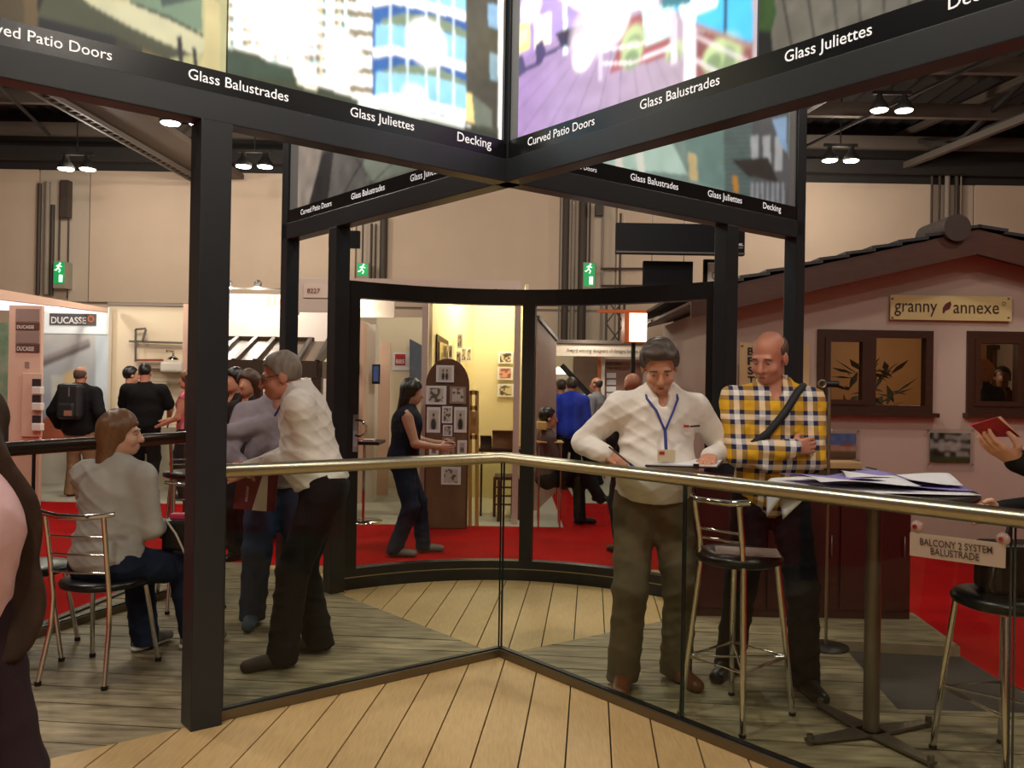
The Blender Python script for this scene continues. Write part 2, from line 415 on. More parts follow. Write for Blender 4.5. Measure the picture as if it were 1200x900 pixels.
def fpart(name, m, fn, bevel=0, label=None):
    b = MB(); fn(b); o = b.build(name, m, fr, bevel); o.matrix_parent_inverse = INV
    if label: o['label'] = label
    return o
ZT = 4.35; TH = .11
LEN = dict(SW=3.25, SE=3.3, NW=tpx('NW', 338)+.06, NE=tpx('NE', 928)+.06)
POST = dict(SW=tpx('SW', 243), NW=tpx('NW', 395), NE=tpx('NE', 849))
for k in ANG:
    a, b_ = arm(k, .0), arm(k, LEN[k])
    fpart('bottom_beam', FRAME, lambda b: b.beam(a+Vector((0, 0, ZB+.0625)), b_+Vector((0, 0, ZB+.0625)), TH, .125), .004)
    fpart('top_beam', FRAME, lambda b: b.beam(a+Vector((0, 0, ZT)), b_+Vector((0, 0, ZT)), TH, .1), .004)
    if k in POST:
        p = arm(k, POST[k]); M = Matrix.Translation(p) @ Matrix.Rotation(math.radians(ANG[k]), 4, 'Z')
        w = .135 if k == 'SW' else .115
        fpart('post', FRAME, lambda b: b.box(-w/2, -w/2, 0, w/2, w/2, ZB, M), .004)
    p = arm(k, LEN[k]-.05); M = Matrix.Translation(p) @ Matrix.Rotation(math.radians(ANG[k]), 4, 'Z')
    fpart('end_post', FRAME, lambda b: b.box(-.05, -.05, ZG if k[0] == 'N' else 0, .05, .05, ZT), .004) if False else fpart('end_post', FRAME, lambda b: b.box(-.05, -.055, ZG if k[0] == 'N' else 0, .05, .055, ZT, M), .004)
M = Matrix.Translation(C) @ Matrix.Rotation(math.radians(45), 4, 'Z')
fpart('centre_post', FRAME, lambda b: b.box(-.055, -.055, ZB, .055, .055, ZT, M), .003)
# light boxes: core, black title strip, picture sheets
ZS0, ZS1 = ZB+.125, ZB+.225
for k in ANG:
    t0, t1 = .06, LEN[k]-.1
    for sgn in (1, -1):
        o_ = .038*sgn
        fpart('title_strip', STRIP, lambda b: b.beam(arm(k, t0, (ZS0+ZS1)/2, o_), arm(k, t1, (ZS0+ZS1)/2, o_), .02, ZS1-ZS0))
    fpart('light_box', mat('light_box_back', c(120, 124, 126), .6), lambda b: b.beam(arm(k, t0, (ZS1+ZT)/2), arm(k, t1, (ZS1+ZT)/2), .07, ZT-ZS1))
def lettering(k, body, px0, px1, fwd):
    t0, t1 = tpx(k, px0, .05), tpx(k, px1, .05)
    text('lettering', body, WHITE_LET, arm(k, t0, ZS0+(.022 if 'g' in body or 'J' in body else .034), .0495), DIR[k]*fwd, abs(t1-t0), None, parent=fr, bold=.004, inv=INV)
wd = tpx('SW', 214, .05)-tpx('SW', 332, .05)
W4 = ('Curved Patio Doors', 'Glass Balustrades', 'Glass Juliettes', 'Decking')
t124 = tpx('SW', 124, .05); wcp = (tpx('SE', 692, .05)-tpx('SE', 614, .05))
text('lettering', W4[0], WHITE_LET, arm('SW', t124+wcp, ZS0+.034, .0495), -DIR['SW'], wcp, parent=fr, bold=.004, inv=INV)
for body, a, b_ in ((W4[1], 214, 332), (W4[2], 405, 480), (W4[3], 531, 571)): lettering('SW', body, a, b_, -1)
for body, a, b_ in zip(W4, (614, 745, 914, 1105), (692, 838, 1016, 1184)): lettering('SE', body, a, b_, 1)
for body, a, b_ in zip(W4, (349, 408, 477, 541), (385, 447, 515, 563)): lettering('NW', body, a, b_, -1)
for body, a, b_ in zip(W4, (645, 735, 826, 891), (695, 791, 866, 912)): lettering('NE', body, a, b_, 1)

def sheet(k, px0, px1, z1, nx, ny, base, off=.0455):   # picture between two pixel columns of an arm, left to right as seen
    a, b_ = tpx(k, px0, off), tpx(k, px1, off)
    e1 = DIR[k] if b_ > a else -DIR[k]
    return Print(arm(k, a, ZS1, off), e1, abs(b_-a), (0, 0, 1), z1-ZS1, nx, ny, base)
# picture 1: round white balcony over dark glazing (front left, outer)
s = sheet('SW', -60, 258, 3.9, 280, 150, c(190, 196, 150)); mk = s.poly([(-70, 60), (-70, -30), (105, -30), (110, 10), (140, 40), (140, 80)], c(20, 28, 36))
s.poly([(-70, -40), (44, -40), (44, 32), (-70, 20)], c(74, 66, 48)); s.poly([(28, -40), (44, -40), (44, 40), (28, 34)], c(96, 82, 58))
s.poly([(136, 30), (168, 34), (168, 76), (136, 68)], c(52, 52, 44)); s.poly([(168, 34), (200, 40), (198, 84), (166, 76)], c(120, 108, 70))
s.poly([(60, -30), (100, -2), (150, 20), (200, 38), (228, 58), (242, 60), (196, 70), (130, 40), (70, 26), (44, 20)], c(70, 78, 62))
s.poly([(96, -4), (150, 2), (196, 22), (240, 46), (242, 60), (228, 64), (196, 52), (150, 30), (104, 4)], c(212, 218, 186))
s.poly([(150, -40), (236, -40), (237, 38), (200, 22), (152, 2)], c(118, 150, 128)); s.poly([(180, -40), (232, -40), (232, -2), (190, 8)], c(60, 84, 86))
s.poly([(152, 1), (200, 20), (238, 40), (238, 43), (200, 24), (152, 4)], c(40, 46, 46)); s.poly([(240, -10), (258, 6), (258, 90), (232, 84), (240, 60)], c(214, 210, 160))
s.poly([(207, 42), (213, 43), (215, 80), (210, 80)], c(40, 44, 50)); s.poly([(225, 56), (230, 57), (232, 84), (228, 84)], c(40, 44, 50))
s.mottle(.12, 14); o = s.build('picture_sheet', printmat('print_dim', .22), fr); o.matrix_parent_inverse = INV; o['label'] = 'picture of a round white balcony'
# picture 2: curved apartment block with glass balconies
s = sheet('SW', 260, 583, 3.9, 260, 130, c(250, 252, 246))
for i in range(9):
    for j in range(9):
        x0 = 262+i*18+(i % 2)*4; y0 = -12+j*14+i*1.0
        if y0 > 45+i*6: continue
        s.poly([(x0, y0), (x0+5, y0+1), (x0+5, y0+8), (x0, y0+7)], c(96, 92, 76)); s.poly([(x0+7, y0+1), (x0+12, y0+2), (x0+12, y0+9), (x0+7, y0+8)], c(70, 96, 100))
        s.poly([(x0-1, y0+8), (x0+14, y0+10), (x0+14, y0+13), (x0-1, y0+11)], c(170, 210, 214)); s.poly([(x0+5, y0), (x0+6.5, y0), (x0+6.5, y0+12), (x0+5, y0+12)], c(226, 180, 110))
for j in range(6):
    y0 = -20+j*22; s.poly([(404, y0), (440, y0+4), (440, y0+12), (404, y0+8)], c(228, 236, 236)); s.poly([(408, y0+9), (440, y0+13), (440, y0+20), (410, y0+18)], c(120, 112, 92))
s.poly([(436, -40), (556, -40), (556, 146), (436, 112)], c(40, 88, 150))
for y0, y1, dy in ((-34, -10, 6), (16, 52, 14), (76, 100, 14)):
    s.poly([(446, y0+8), (470, y0), (510, y0+2), (550, y0+22), (550, y0+34), (520, y0+20), (470, y0+14), (448, y0+18)], c(112, 132, 106))
for y0 in (-6, 54, 110):
    k2 = [(436, y0+3), (460, y0), (500, y0+8), (548, y0+20), (548, y0+31), (500, y0+18), (460, y0+10), (438, y0+14)]
    s.poly([(440, y0-26), (500, y0-22), (548, y0-8), (548, y0+20), (500, y0+8), (460, y0), (440, y0+3)], c(150, 215, 240), .75); s.poly(k2, c(246, 250, 250))
for x in (456, 476, 498, 512, 530): s.poly([(x, -20), (x+3, -20), (x+3, 136), (x, 132)], c(214, 232, 240), .8)
s.disc((500, 50), .14, c(255, 255, 255)); s.disc((486, 118), .10, c(235, 250, 255), .8)
s.poly([(546, -40), (584, -40), (584, 160), (546, 146)], c(66, 66, 52)); s.poly([(572, 4), (584, 6), (584, 34), (572, 30)], c(120, 160, 190)); s.poly([(574, 62), (584, 64), (584, 96), (574, 92)], c(120, 150, 160))
s.poly([(546, 108), (556, 112), (556, 144), (546, 142)], c(214, 200, 130)); s.poly([(553, 110), (577, 130), (577, 150), (556, 146)], c(98, 108, 92))
s.poly([(258, 54), (300, 62), (345, 90), (420, 116), (470, 124), (584, 158), (584, 176), (258, 102)], c(46, 56, 40)); s.mottle(.25, 30, 4, s.v < 0)
k3 = s.poly([(258, 60), (344, 78), (346, 92), (258, 88)], c(44, 62, 50)); s.poly([(348, 88), (372, 94), (372, 106), (348, 99)], c(236, 232, 214)); s.poly([(420, 114), (545, 140), (545, 150), (420, 124)], c(206, 216, 210))
s.disc((402, 62), .12, c(255, 255, 255), .9); s.disc((330, 20), .22, c(255, 255, 255), .6); s.mottle(.12, 25, 3)
o = s.build('picture_sheet', printmat('print_bright', .95), fr); o.matrix_parent_inverse = INV; o['label'] = 'backlit picture of a curved apartment block with glass balconies'
# picture 3: timber deck at dusk with posts and ropes
s = sheet('SE', 602, 881, 3.9, 260, 130, c(214, 200, 240))
g = s.u/s.L
s.C[:] = np.array(c(150, 124, 176)[:3])*(1-g[..., None])+np.array(c(170, 160, 168)[:3])*g[..., None]
for i in range(14):                                # deck board joints fanning out
    x0 = 600+i*20; s.poly([(690+i*5, 20), (691+i*5, 20), (x0-150+i*14+2, 190), (x0-150+i*14, 190)], c(104, 92, 124), .5)
s.poly([(600, -40), (700, -40), (690, 20), (660, 40), (602, 74)], c(160, 140, 196)); s.poly([(604, 30), (621, 24), (621, 56), (604, 66)], c(255, 216, 140)); s.poly([(608, 36), (618, 33), (618, 50), (608, 55)], c(255, 240, 180))
s.poly([(626, 20), (646, 14), (646, 50), (626, 58)], c(250, 232, 214)); s.poly([(600, -40), (780, -40), (770, 8), (690, 20), (660, 2)], c(232, 226, 255))
s.poly([(660, -40), (664, -40), (665, 64), (660, 64)], c(226, 250, 255)); s.disc((622, 8), .10, c(255, 240, 210))
s.poly([(650, 40), (684, 26), (686, 34), (660, 52)], c(60, 44, 60)); s.poly([(652, 40), (671, 40), (668, 55), (657, 55)], c(50, 40, 70))
for x, y in ((604, 70), (628, 52)): s.poly([(x, y), (x+8, y-6), (x+12, y+8), (x+32, y), (x+32, y+4), (x+12, y+14), (x, y+24)], c(70, 62, 104))
s.poly([(738, 20), (772, 10), (790, 20), (784, 66), (714, 86), (726, 50)], c(150, 84, 92)); s.poly([(752, 10), (790, 4), (790, 40), (756, 54)], c(190, 226, 226))
s.poly([(816, 40), (882, 20), (882, 76), (816, 96)], c(128, 78, 80)); s.poly([(770, -40), (882, -40), (882, 50), (812, 30), (790, 10)], c(70, 180, 235)); s.poly([(780, -40), (850, -40), (840, 8), (800, 24)], c(225, 245, 255))
s.poly([(770, -40), (812, -40), (810, 4), (776, 10)], c(60, 120, 136)); s.poly([(848, -40), (853, -40), (852, 56), (848, 56)], c(40, 62, 90))
for x, y, r in ((742, 48, .09), (740, 64, .08), (790, 60, .06), (848, 66, .11), (836, 68, .07)): s.disc((x, y), r, c(176, 200, 150), .9); s.disc((x, y+6), r*.7, c(84, 110, 84), .7)
s.poly([(701, 42), (707, 41), (706, 95), (701, 96)], c(196, 186, 210)); s.poly([(785, 14), (793, 12), (794, 74), (786, 76)], c(206, 198, 214)); s.poly([(801, 20), (816, 16), (815, 96), (801, 100)], c(222, 216, 228))
s.poly([(815, 26), (882, 52), (882, 58), (815, 33)], c(150, 120, 112)); s.poly([(815, 40), (880, 72), (880, 75), (815, 44)], c(226, 222, 230)); s.poly([(815, 68), (846, 86), (843, 89), (815, 72)], c(226, 222, 230))
s.poly([(706, 73), (740, 72), (786, 54), (786, 57), (742, 75), (706, 76)], c(240, 236, 246)); s.poly([(706, 58), (750, 50), (786, 34), (786, 37), (750, 53), (706, 61)], c(240, 236, 246))
s.disc((683, 66), .085, c(255, 250, 235)); s.disc((715, 22), .15, c(255, 255, 250), .95); s.disc((690, 40), .16, c(250, 240, 255), .5); s.mottle(.10, 18, 5)  # first disc paints a hall lamp's reflection into the print
o = s.build('picture_sheet', printmat('print_bright', .95), fr); o.matrix_parent_inverse = INV; o['label'] = 'backlit picture of a timber deck with rope posts at dusk'
# picture 4: grey decking boards and foliage
s = sheet('SE', 883, 1260, 3.9, 260, 130, c(112, 114, 108))
for i in range(16):
    x = 884+i*22; s.poly([(x+12*i*.3, 110-i*5), (x+2+12*i*.3, 110-i*5), (x+i*9-34, -40), (x+i*9-37, -40)], c(48, 50, 50))
s.poly([(883, -40), (900, -40), (910, 14), (902, 44), (883, 60)], c(50, 84, 40)); s.poly([(883, 34), (904, 38), (908, 92), (883, 96)], c(14, 18, 22)); s.mottle(.2, 20, 6)
o = s.build('picture_sheet', printmat('print_dim', .22), fr); o.matrix_parent_inverse = INV; o['label'] = 'picture of grey decking boards'
# picture 5: dark glass corridor (back left arm)
s = sheet('NW', 345, 577, 3.9, 200, 110, c(96, 96, 94))
s.poly([(340, 250), (360, 246), (372, 200), (380, 160), (340, 150)], c(150, 144, 136)); s.poly([(360, 246), (378, 180), (392, 170), (384, 236)], c(40, 40, 42))
s.poly([(430, 214), (500, 196), (540, 160), (420, 160)], c(120, 132, 120))
for a, b_ in (((370, 200), (470, 210)), ((400, 160), (440, 222)), ((440, 160), (400, 230)), ((480, 170), (430, 220))):
    s.poly([a, (a[0]+2, a[1]), (b_[0]+2, b_[1]), b_], c(46, 48, 48))
s.mottle(.25, 12, 8); o = s.build('picture_sheet', printmat('print_mid', .35), fr); o.matrix_parent_inverse = INV; o['label'] = 'dim picture of a glazed corridor'
# picture 6: blue-grey weatherboard house (back right arm)
s = sheet('NE', 612, 921, 3.9, 220, 120, c(128, 156, 150))
s.poly([(690, 150), (780, 150), (806, 205), (690, 194)], c(190, 226, 216)); s.poly([(720, 175), (728, 175), (730, 200), (722, 198)], c(245, 250, 240)); s.poly([(745, 175), (753, 175), (756, 204), (748, 203)], c(235, 245, 236))
s.poly([(802, 150), (848, 150), (850, 222), (806, 210)], c(112, 146, 142)); s.poly([(848, 150), (882, 140), (884, 236), (850, 226)], c(92, 112, 112))
s.poly([(882, 130), (925, 120), (925, 250), (884, 238)], c(86, 90, 94))
for i in range(14): s.poly([(848, 150+i*6), (884, 148+i*6), (884, 149.5+i*6), (848, 151.5+i*6)], c(60, 76, 78), .7)
for x in (880, 894, 908): s.poly([(x, 160), (x+9, 158), (x+9, 200), (x, 200)], c(170, 180, 186)); 
s.poly([(858, 188), (900, 184), (912, 214), (876, 206)], c(52, 48, 46)); s.poly([(806, 178), (816, 180), (818, 212), (808, 210)], c(214, 200, 150)); s.poly([(858, 206), (864, 206), (866, 226), (860, 226)], c(190, 140, 60))
for x in range(880, 922, 6): s.poly([(x, 214), (x+3, 214), (x+3, 244), (x, 244)], c(150, 160, 170))
s.poly([(905, 140), (922, 136), (922, 180), (914, 168)], c(140, 176, 214))
s.mottle(.12, 14, 9); o = s.build('picture_sheet', printmat('print_mid', .35), fr); o.matrix_parent_inverse = INV; o['label'] = 'picture of a blue-grey weatherboard house'

# ------------------------------------------------------------------ deck platform
UX = Vector((math.cos(-.093), math.sin(-.093), 0)); UY = Vector((math.sin(.093), math.cos(.093), 0))
dk = empty('deck_platform', (0, 4.5, 0), kind='structure')
DINV = Matrix.Translation((0, -4.5, 0))
def dpart(name, m, fn, bevel=0):
    b = MB(); fn(b); o = b.build(name, m, dk, bevel); o.matrix_parent_inverse = DINV; return o
c2 = (C.x, C.y)
far = {k: tuple((C+DIR[k]*8)[:2]) for k in ANG}
W0 = ground(40, 737); W1 = ground(116, 706)
W0 = (W0.x, W0.y); W1 = (W1.x, W1.y)
EX0 = ground(1067, 718); EX1 = ground(1121, 757)
N1 = ground(982, 750); N2 = ground(1052, 831); N3 = ground(1200, 835)
print('deck pts', W0, W1, EX0, EX1, N1, N2, N3, {k: round(v, 2) for k, v in POST.items()}, LEN)
t2 = lambda v: (v.x, v.y)
E1p = (EX1, EX0)
regions = [
 ('S', TAN, True, [left_of(c2, far['SW']), left_of(far['SE'], c2)]),
 ('N', TAN, True, [left_of(c2, far['NE']), left_of(far['NW'], c2), ((0, 7.05), (0.02, -1)), ((1.78, 0), (-1, -.05)), ((-1.95, 0), (1, .03))]),
 ('W', GREYW, False, [left_of(far['SW'], c2), left_of(c2, far['NW']), left_of(W1, W0), ((0, 7.1), (0, -1))]),
 ('E', GREYW, False, [left_of(far['NE'], c2), left_of(t2(EX1), t2(N1)) if False else left_of(t2(N1), t2(EX1)), left_of(t2(EX1), t2(EX0)), ((0, 5.9), (0, -1))]),
 ('E', GREYW, False, [left_of(far['NE'], c2), left_of(c2, far['SE']), left_of(t2(EX1), t2(N1)), left_of(t2(N2), t2(N1)), left_of(t2(N3), t2(N2)) if False else (t2(N2), (0.03, 1))]),
 ('E', GREYW, False, [left_of(c2, far['SE']), (t2(N2), (-.03, -1)), ((3.1, 3), (-1, 0)), left_of(far['NE'], c2)]),
]
for nm, m, alongY, planes in regions:
    pitch = .184 if alongY else .205
    for i in range(-40, 41):
        a = i*pitch+.035; L = 10; gap = .0035 if alongY else .0045
        e, q = (UY, UX) if alongY else (UX, UY)
        o0 = Vector((C.x, C.y, 0))
        p = [o0+q*(a+gap)-e*L, o0+q*(a+pitch-gap)-e*L, o0+q*(a+pitch-gap)+e*L, o0+q*(a+gap)+e*L]
        if not alongY: p = p[::-1]
        poly = clip([t2(v) for v in p], planes+[((0, -3.5), (0, 1)), ((-4.6, 0), (1, 0)), ((4.6, 0), (-1, 0))])
        if len(poly) < 3: continue
        ar = abs(sum(poly[k][0]*poly[(k+1) % len(poly)][1]-poly[(k+1) % len(poly)][0]*poly[k][1] for k in range(len(poly))))/2
        if ar < .003: continue
        sg = sum(poly[k][0]*poly[(k+1) % len(poly)][1]-poly[(k+1) % len(poly)][0]*poly[k][1] for k in range(len(poly)))
        if sg < 0: poly = poly[::-1]
        dz = 0 if alongY else rng.uniform(-.002, .001)
        dpart('deck_board', m, lambda b: b.prism(poly, -.025, dz))
# base under the boards, with the dark recess and edge trims
base = [(-4.6, .4), (3.0, .4), (3.0, N2.y-.02), (N2.x, N2.y-.02), (N1.x-.01, N1.y+.01), (EX1.x-.01, EX1.y+.01), (EX0.x-.01, 6.2), (1.75, 7.0), (-2.2, 7.1), (W1[0]+(W1[0]-W0[0])*1.3, W1[1]+(W1[1]-W0[1])*1.3), W1, W0, (W0[0]-.5, W0[1]-3)]
base = [(-3.6, -3.5), (3.05, -3.5), (3.05, N2.y-.02), (N2.x, N2.y-.02), (N1.x-.01, N1.y+.01), (EX1.x-.01, EX1.y+.01), (EX0.x-.01, 6.0), (1.75, 7.02), (-2.6, 7.08), (W1[0]-.005, W1[1]), (W0[0]+.005, W0[1])]
dpart('platform_base', DARKBASE, lambda b: b.prism(base, ZG, -.026))
dpart('edge_trim', mat('edge_trim_wood', c(150, 134, 108), .5, 0, .15, 6), lambda b: b.beam((EX1.x, EX1.y, -.03), (EX0.x, EX0.y, -.03), .03, .06))
dpart('edge_trim', MATS['edge_trim_wood'], lambda b: b.beam((N1.x, N1.y, -.03), (EX1.x+.015, EX1.y, -.03), .03, .06))
dpart('edge_trim', mat('edge_trim_dark', c(64, 52, 40), .5), lambda b: b.beam((W0[0]-(W1[0]-W0[0]), W0[1]-(W1[1]-W0[1]), -.02), (W1[0]+(W1[0]-W0[0])*1.6, W1[1]+(W1[1]-W0[1])*1.6, -.02), .05, .07))
rp = [t2(ground(975, 748, ZG)), t2(ground(1126, 771, ZG)), t2(ground(1215, 834, ZG)), (3.0, 3.8), (N2.x-.2, 3.8)]
rp = [(N1.x-.3, EX1.y+.2), (EX1.x+.03, EX1.y+.2), (EX1.x+.02, N2.y-.3), (N2.x-.3, N2.y-.3)]
dpart('recess_floor', mat('dark_grey_vinyl', c(66, 60, 56), .6), lambda b: b.prism(rp[::-1], ZG, ZG+.004))
# pale stand floors laid on the hall floor
for poly in ([(-12, 10.9), (-3.0, 10.9), (-3.0, 19.9), (-12, 19.9)], [(-2.95, 9.55), (.6, 9.55), (.6, 16), (-2.95, 16)], [(.9, 11.6), (2.2, 11.6), (3.2, 19.9), (.9, 19.9)]):
    f_ = one(lambda b: b.prism(poly, ZG, ZG+.006), 'floor_stand', PALE); tag(f_, kind='structure')

# ------------------------------------------------------------------ glass balustrade in front
def balustrade(name, label, pts, joints, railm, z0=0, rail_r=.031, grp=None, endcap=True):
    t = empty(name, (pts[0][0], pts[0][1], z0), 0, label, 'balustrade', grp)
    inv = Matrix.Translation((-pts[0][0], -pts[0][1], -z0))
    def part(nm, m, fn, bevel=0):
        b = MB(); fn(b); o = b.build(nm, m, t, bevel); o.matrix_parent_inverse = inv; return o
    V = [Vector((p[0], p[1], 0)) for p in pts]
    part('handrail', railm, lambda b: b.tube([v+Vector((0, 0, 1.1)) for v in V], rail_r, 18))
    for i in range(len(V)-1):
        a, b_ = V[i], V[i+1]; d = (b_-a).normalized(); n = Vector((-d.y, d.x, 0))
        part('base_channel', mat('base_channel_alu', c(120, 108, 88), .35, .8), lambda b: b.beam(a+Vector((0, 0, .022)), b_+Vector((0, 0, .022)), .055, .044), .003)
        part('gasket', BLACKP, lambda b: b.beam(a+Vector((0, 0, .047)), b_+Vector((0, 0, .047)), .03, .008))
        js = joints[i]
        for q in range(len(js)-1):
            p0, p1 = a+d*(js[q]+.006), a+d*(js[q+1]-.006)
            part('glass_pane', GLASS, lambda b: b.beam(p0+Vector((0, 0, .57)), p1+Vector((0, 0, .57)), .012, 1.03))
            for pe in (p0, p1): part('pane_edge', EDGE, lambda b: b.beam(pe+Vector((0, 0, .05)), pe+Vector((0, 0, 1.08)), .0125, .003, tuple(d)))
    return t, part
SWp = arm('SW', POST['SW']-.075); SEend = arm('SE', 3.2)
lenSW = (C-SWp).length; j1, j2 = tpx('SE', 805), tpx('SE', 1190)
bal, bpart = balustrade('glass_balustrade', 'angled glass balustrade with round brushed steel handrail in front of the two standing men', [t2(SWp), c2, t2(SEend)],
                        [[.01, lenSW-.004], [.004, j1, j2, 3.19]], STEEL)
Wa, Wb = ground(-60, 531, 1.1), ground(236, 511, 1.1)
dW = (Wb-Wa).length; jw = (ground(35, 524, 1.1)-Wa).length
balustrade('glass_balustrade', 'glass balustrade with dark bronze handrail behind the seated woman', [t2(Wa), t2(Wb)], [[0, jw, dW]], DARKSTEEL, rail_r=.042)

# ------------------------------------------------------------------ curved patio door
def arc(u):                                        # u 0..1 from left post to right post
    a = arm('NW', POST['NW']+.03); b_ = arm('NE', POST['NE']+.03); p = a.lerp(b_, u)
    sag = .62; p.y += sag*(1-(2*u-1)**2)**.95 if False else sag*(1-(2*u-1)**2)
    return p
dr = empty('curved_patio_door', arc(.5), 0, 'black framed curved glass patio door between the back posts', 'patio door')
DI = Matrix.Translation(-arc(.5))
def drpart(name, m, fn, parent=dr):
    b = MB(); fn(b); o = b.build(name, m, parent); o.matrix_parent_inverse = DI; return o
def ribbon(b, u0, u1, z0, z1, th, n=24):
    v = []; f = []
    for i in range(n+1):
        u = u0+(u1-u0)*i/n; p = arc(u); d = (arc(u+.002)-arc(u-.002)).normalized(); nn = Vector((-d.y, d.x, 0))
        for (o_, z) in ((-th/2, z0), (th/2, z0), (th/2, z1), (-th/2, z1)): v.append(p+nn*o_+Vector((0, 0, z)))
    for i in range(n):
        for k in range(4): f.append((4*i+k, 4*i+(k+1) % 4, 4*i+4+(k+1) % 4, 4*i+4+k))
    f += [(3, 2, 1, 0), (4*n, 4*n+1, 4*n+2, 4*n+3)]
    b.add(v, f)
u_m = min((abs(600+F*arc(u/400).x/arc(u/400).y-619-0), u/400) for u in range(100, 300))[1]
DZ0, DZ1 = .15, 2.13
DOORM = mat('door_frame_black', c(24, 26, 29), .35)
drpart('bottom_rail', DOORM, lambda b: ribbon(b, 0, 1, 0, DZ0, .09))
drpart('top_rail', DOORM, lambda b: ribbon(b, 0, 1, DZ1, DZ1+.12, .09))
drpart('track_line', STEEL, lambda b: ribbon(b, .02, .98, .085, .092, .094))
drpart('mullion', DOORM, lambda b: ribbon(b, u_m-.018, u_m+.018, DZ0, DZ1, .09, 2))
drpart('stile', DOORM, lambda b: ribbon(b, .0, .05, DZ0, DZ1, .09, 2)); drpart('stile', DOORM, lambda b: ribbon(b, .962, 1, DZ0, DZ1, .09, 2))
drpart('glass_pane', DGLASS, lambda b: ribbon(b, .05, u_m-.018, DZ0, DZ1, .014, 20)); drpart('glass_pane', DGLASS, lambda b: ribbon(b, u_m+.018, .962, DZ0, DZ1, .014, 20))
hp = arc(.047)+Vector((.02, -.06, 0))
hz = at(415, 502, hp.y).z
drpart('handle', CHROME, lambda b: b.tube([hp+Vector((0, 0, hz+.06)), hp+Vector((.05, -.05, hz+.06)), hp+Vector((.085, -.06, hz+.02)), hp+Vector((.085, -.06, hz-.03)), hp+Vector((.04, -.05, hz-.055)), hp+Vector((0, 0, hz-.05))], .009, 8))
drpart('handle_plate', CHROME, lambda b: b.box(hp.x-.02, hp.y-.004, hz-.17, hp.x+.012, hp.y+.02, hz+.1))
# door panes are one room's own children above
# ------------------------------------------------------------------ exhibition stands behind
def pxr(px0, py0, px1, py1, Y):                    # world x0, x1, z0, z1 of a pixel rectangle at depth Y (py1 None: down to the hall floor)
    ym = (py0+(py1 if py1 is not None else 560))/2; xm = (px0+px1)/2
    return at(px0, ym, Y).x, at(px1, ym, Y).x, (at(xm, py1, Y).z if py1 is not None else ZG), at(xm, py0, Y).z
class Thing:
    def __init__(s, name, label, cat, loc, group=None):
        s.o = empty(name, loc, 0, label, cat, group); s.inv = Matrix.Translation(-Vector(loc))
    def part(s, name, m, fn, bevel=0, parent=None, label=None):
        b = MB(); fn(b); o = b.build(name, m, parent or s.o, bevel)
        o.matrix_parent_inverse = s.inv if parent is None else Matrix()
        if label: o['label'] = label
        return o
    def pan(s, name, m, px0, py0, px1, py1, Y, d=.05, bevel=0, parent=None, label=None):
        x0, x1, z0, z1 = pxr(px0, py0, px1, py1, Y)
        return s.part(name, m, lambda b: b.box(x0, Y, z0, x1, Y+d, z1), bevel, parent, label)
    def text(s, body, m, px0, py1, px1, Y, height=None, bold=0, py0=None, parent=None, name='lettering'):
        a, b_ = at(px0, py1, Y), at(px1, py1, Y); h = None
        if py0 is not None: h = at(px0, py0, Y).z-a.z
        b_.z = a.z
        return text(name, body, m, a, b_-a, (b_-a).length, h, parent=parent or s.o, bold=bold, depth=.004, inv=s.inv if parent is None else None)
    def pr(s, name, m, pts_pr, parent=None):
        o = pts_pr.build(name, m, s.o); o.matrix_parent_inverse = s.inv; return o
def pprint(px0, py0, px1, py1, Y, nx, ny, base):
    x0, x1, z0, z1 = pxr(px0, py0, px1, py1, Y)
    return Print((x0, Y, z0), (1, 0, 0), x1-x0, (0, 0, 1), z1-z0, nx, ny, base)
def lampat(x, y, z, e, col=(1, .9, .75), size=.05, parent=None):
    l = bpy.data.lights.new('stand_lamp_light', 'POINT'); l.energy = e; l.color = col; l.shadow_soft_size = size
    o = bpy.data.objects.new('stand_lamp_light', l); o.location = (x, y, z); COL.objects.link(o); return o
CREAM = mat('cream_wall', c(222, 206, 178), .7); PINKW = mat('pinkish_wall', c(222, 186, 166), .7)
DBROWN = mat('dark_brown_wood', c(60, 34, 22), .4, 0, .15, 8, (1, 1, 6)); GREYP = mat('grey_print', c(150, 128, 120), .6); BRPR = mat('brown_print', c(96, 62, 52), .6)
INK = mat('dark_ink', c(40, 34, 34), .6); WINK = mat('white_ink', c(236, 232, 228), .6); ORANGE = mat('orange_trim', c(206, 104, 48), .5); REDI = mat('red_ink', c(176, 34, 38), .5)
GREYM = mat('grey_metal', c(130, 126, 120), .35, .7)

# --- sliding door maker's stand, far left
Y = 12.9
t = Thing('exhibition_stand', 'white stand wall with lit header at far left behind the man with backpack', 'exhibition stand', (at(90, 500, Y).x, Y, ZG))
t.pan('wall_panel', WHITEP, 40, 360, 126, None, Y, .1)
t.pan('glowing_header_panel', mat('lit_header', c(226, 232, 228), .6, emit=.28), 46, 360, 125, 391, Y-.03, .03)  # faint emission puts the bright look of the lit wall into the header
t.pan('sign_plate', mat('sign_grey', c(86, 82, 82), .5), 58, 367.5, 112, 381, Y-.06, .03)
t.text('DUCASSE', WINK, 60, 379, 101, Y-.062, py0=371, bold=.02)
p = at(106.5, 374, Y-.06); t.part('sign_emblem', ORANGE, lambda b: b.tube([p+Vector((.042*math.cos(a*PI/8), 0, .042*math.sin(a*PI/8))) for a in range(16)], .012, 6, True))
s = pprint(46, 391, 125, 516, Y-.01, 80, 90, c(168, 172, 172))
g = np.clip(s.v/s.H, 0, 1)[..., None]; s.C = np.array(c(120, 140, 160)[:3])*(1-g)+np.array(c(190, 188, 182)[:3])*g
s.poly([(46, 425), (106, 402), (106, 407), (46, 432)], c(108, 100, 100)); s.poly([(46, 420), (104, 397), (106, 402), (46, 425)], c(150, 142, 140))
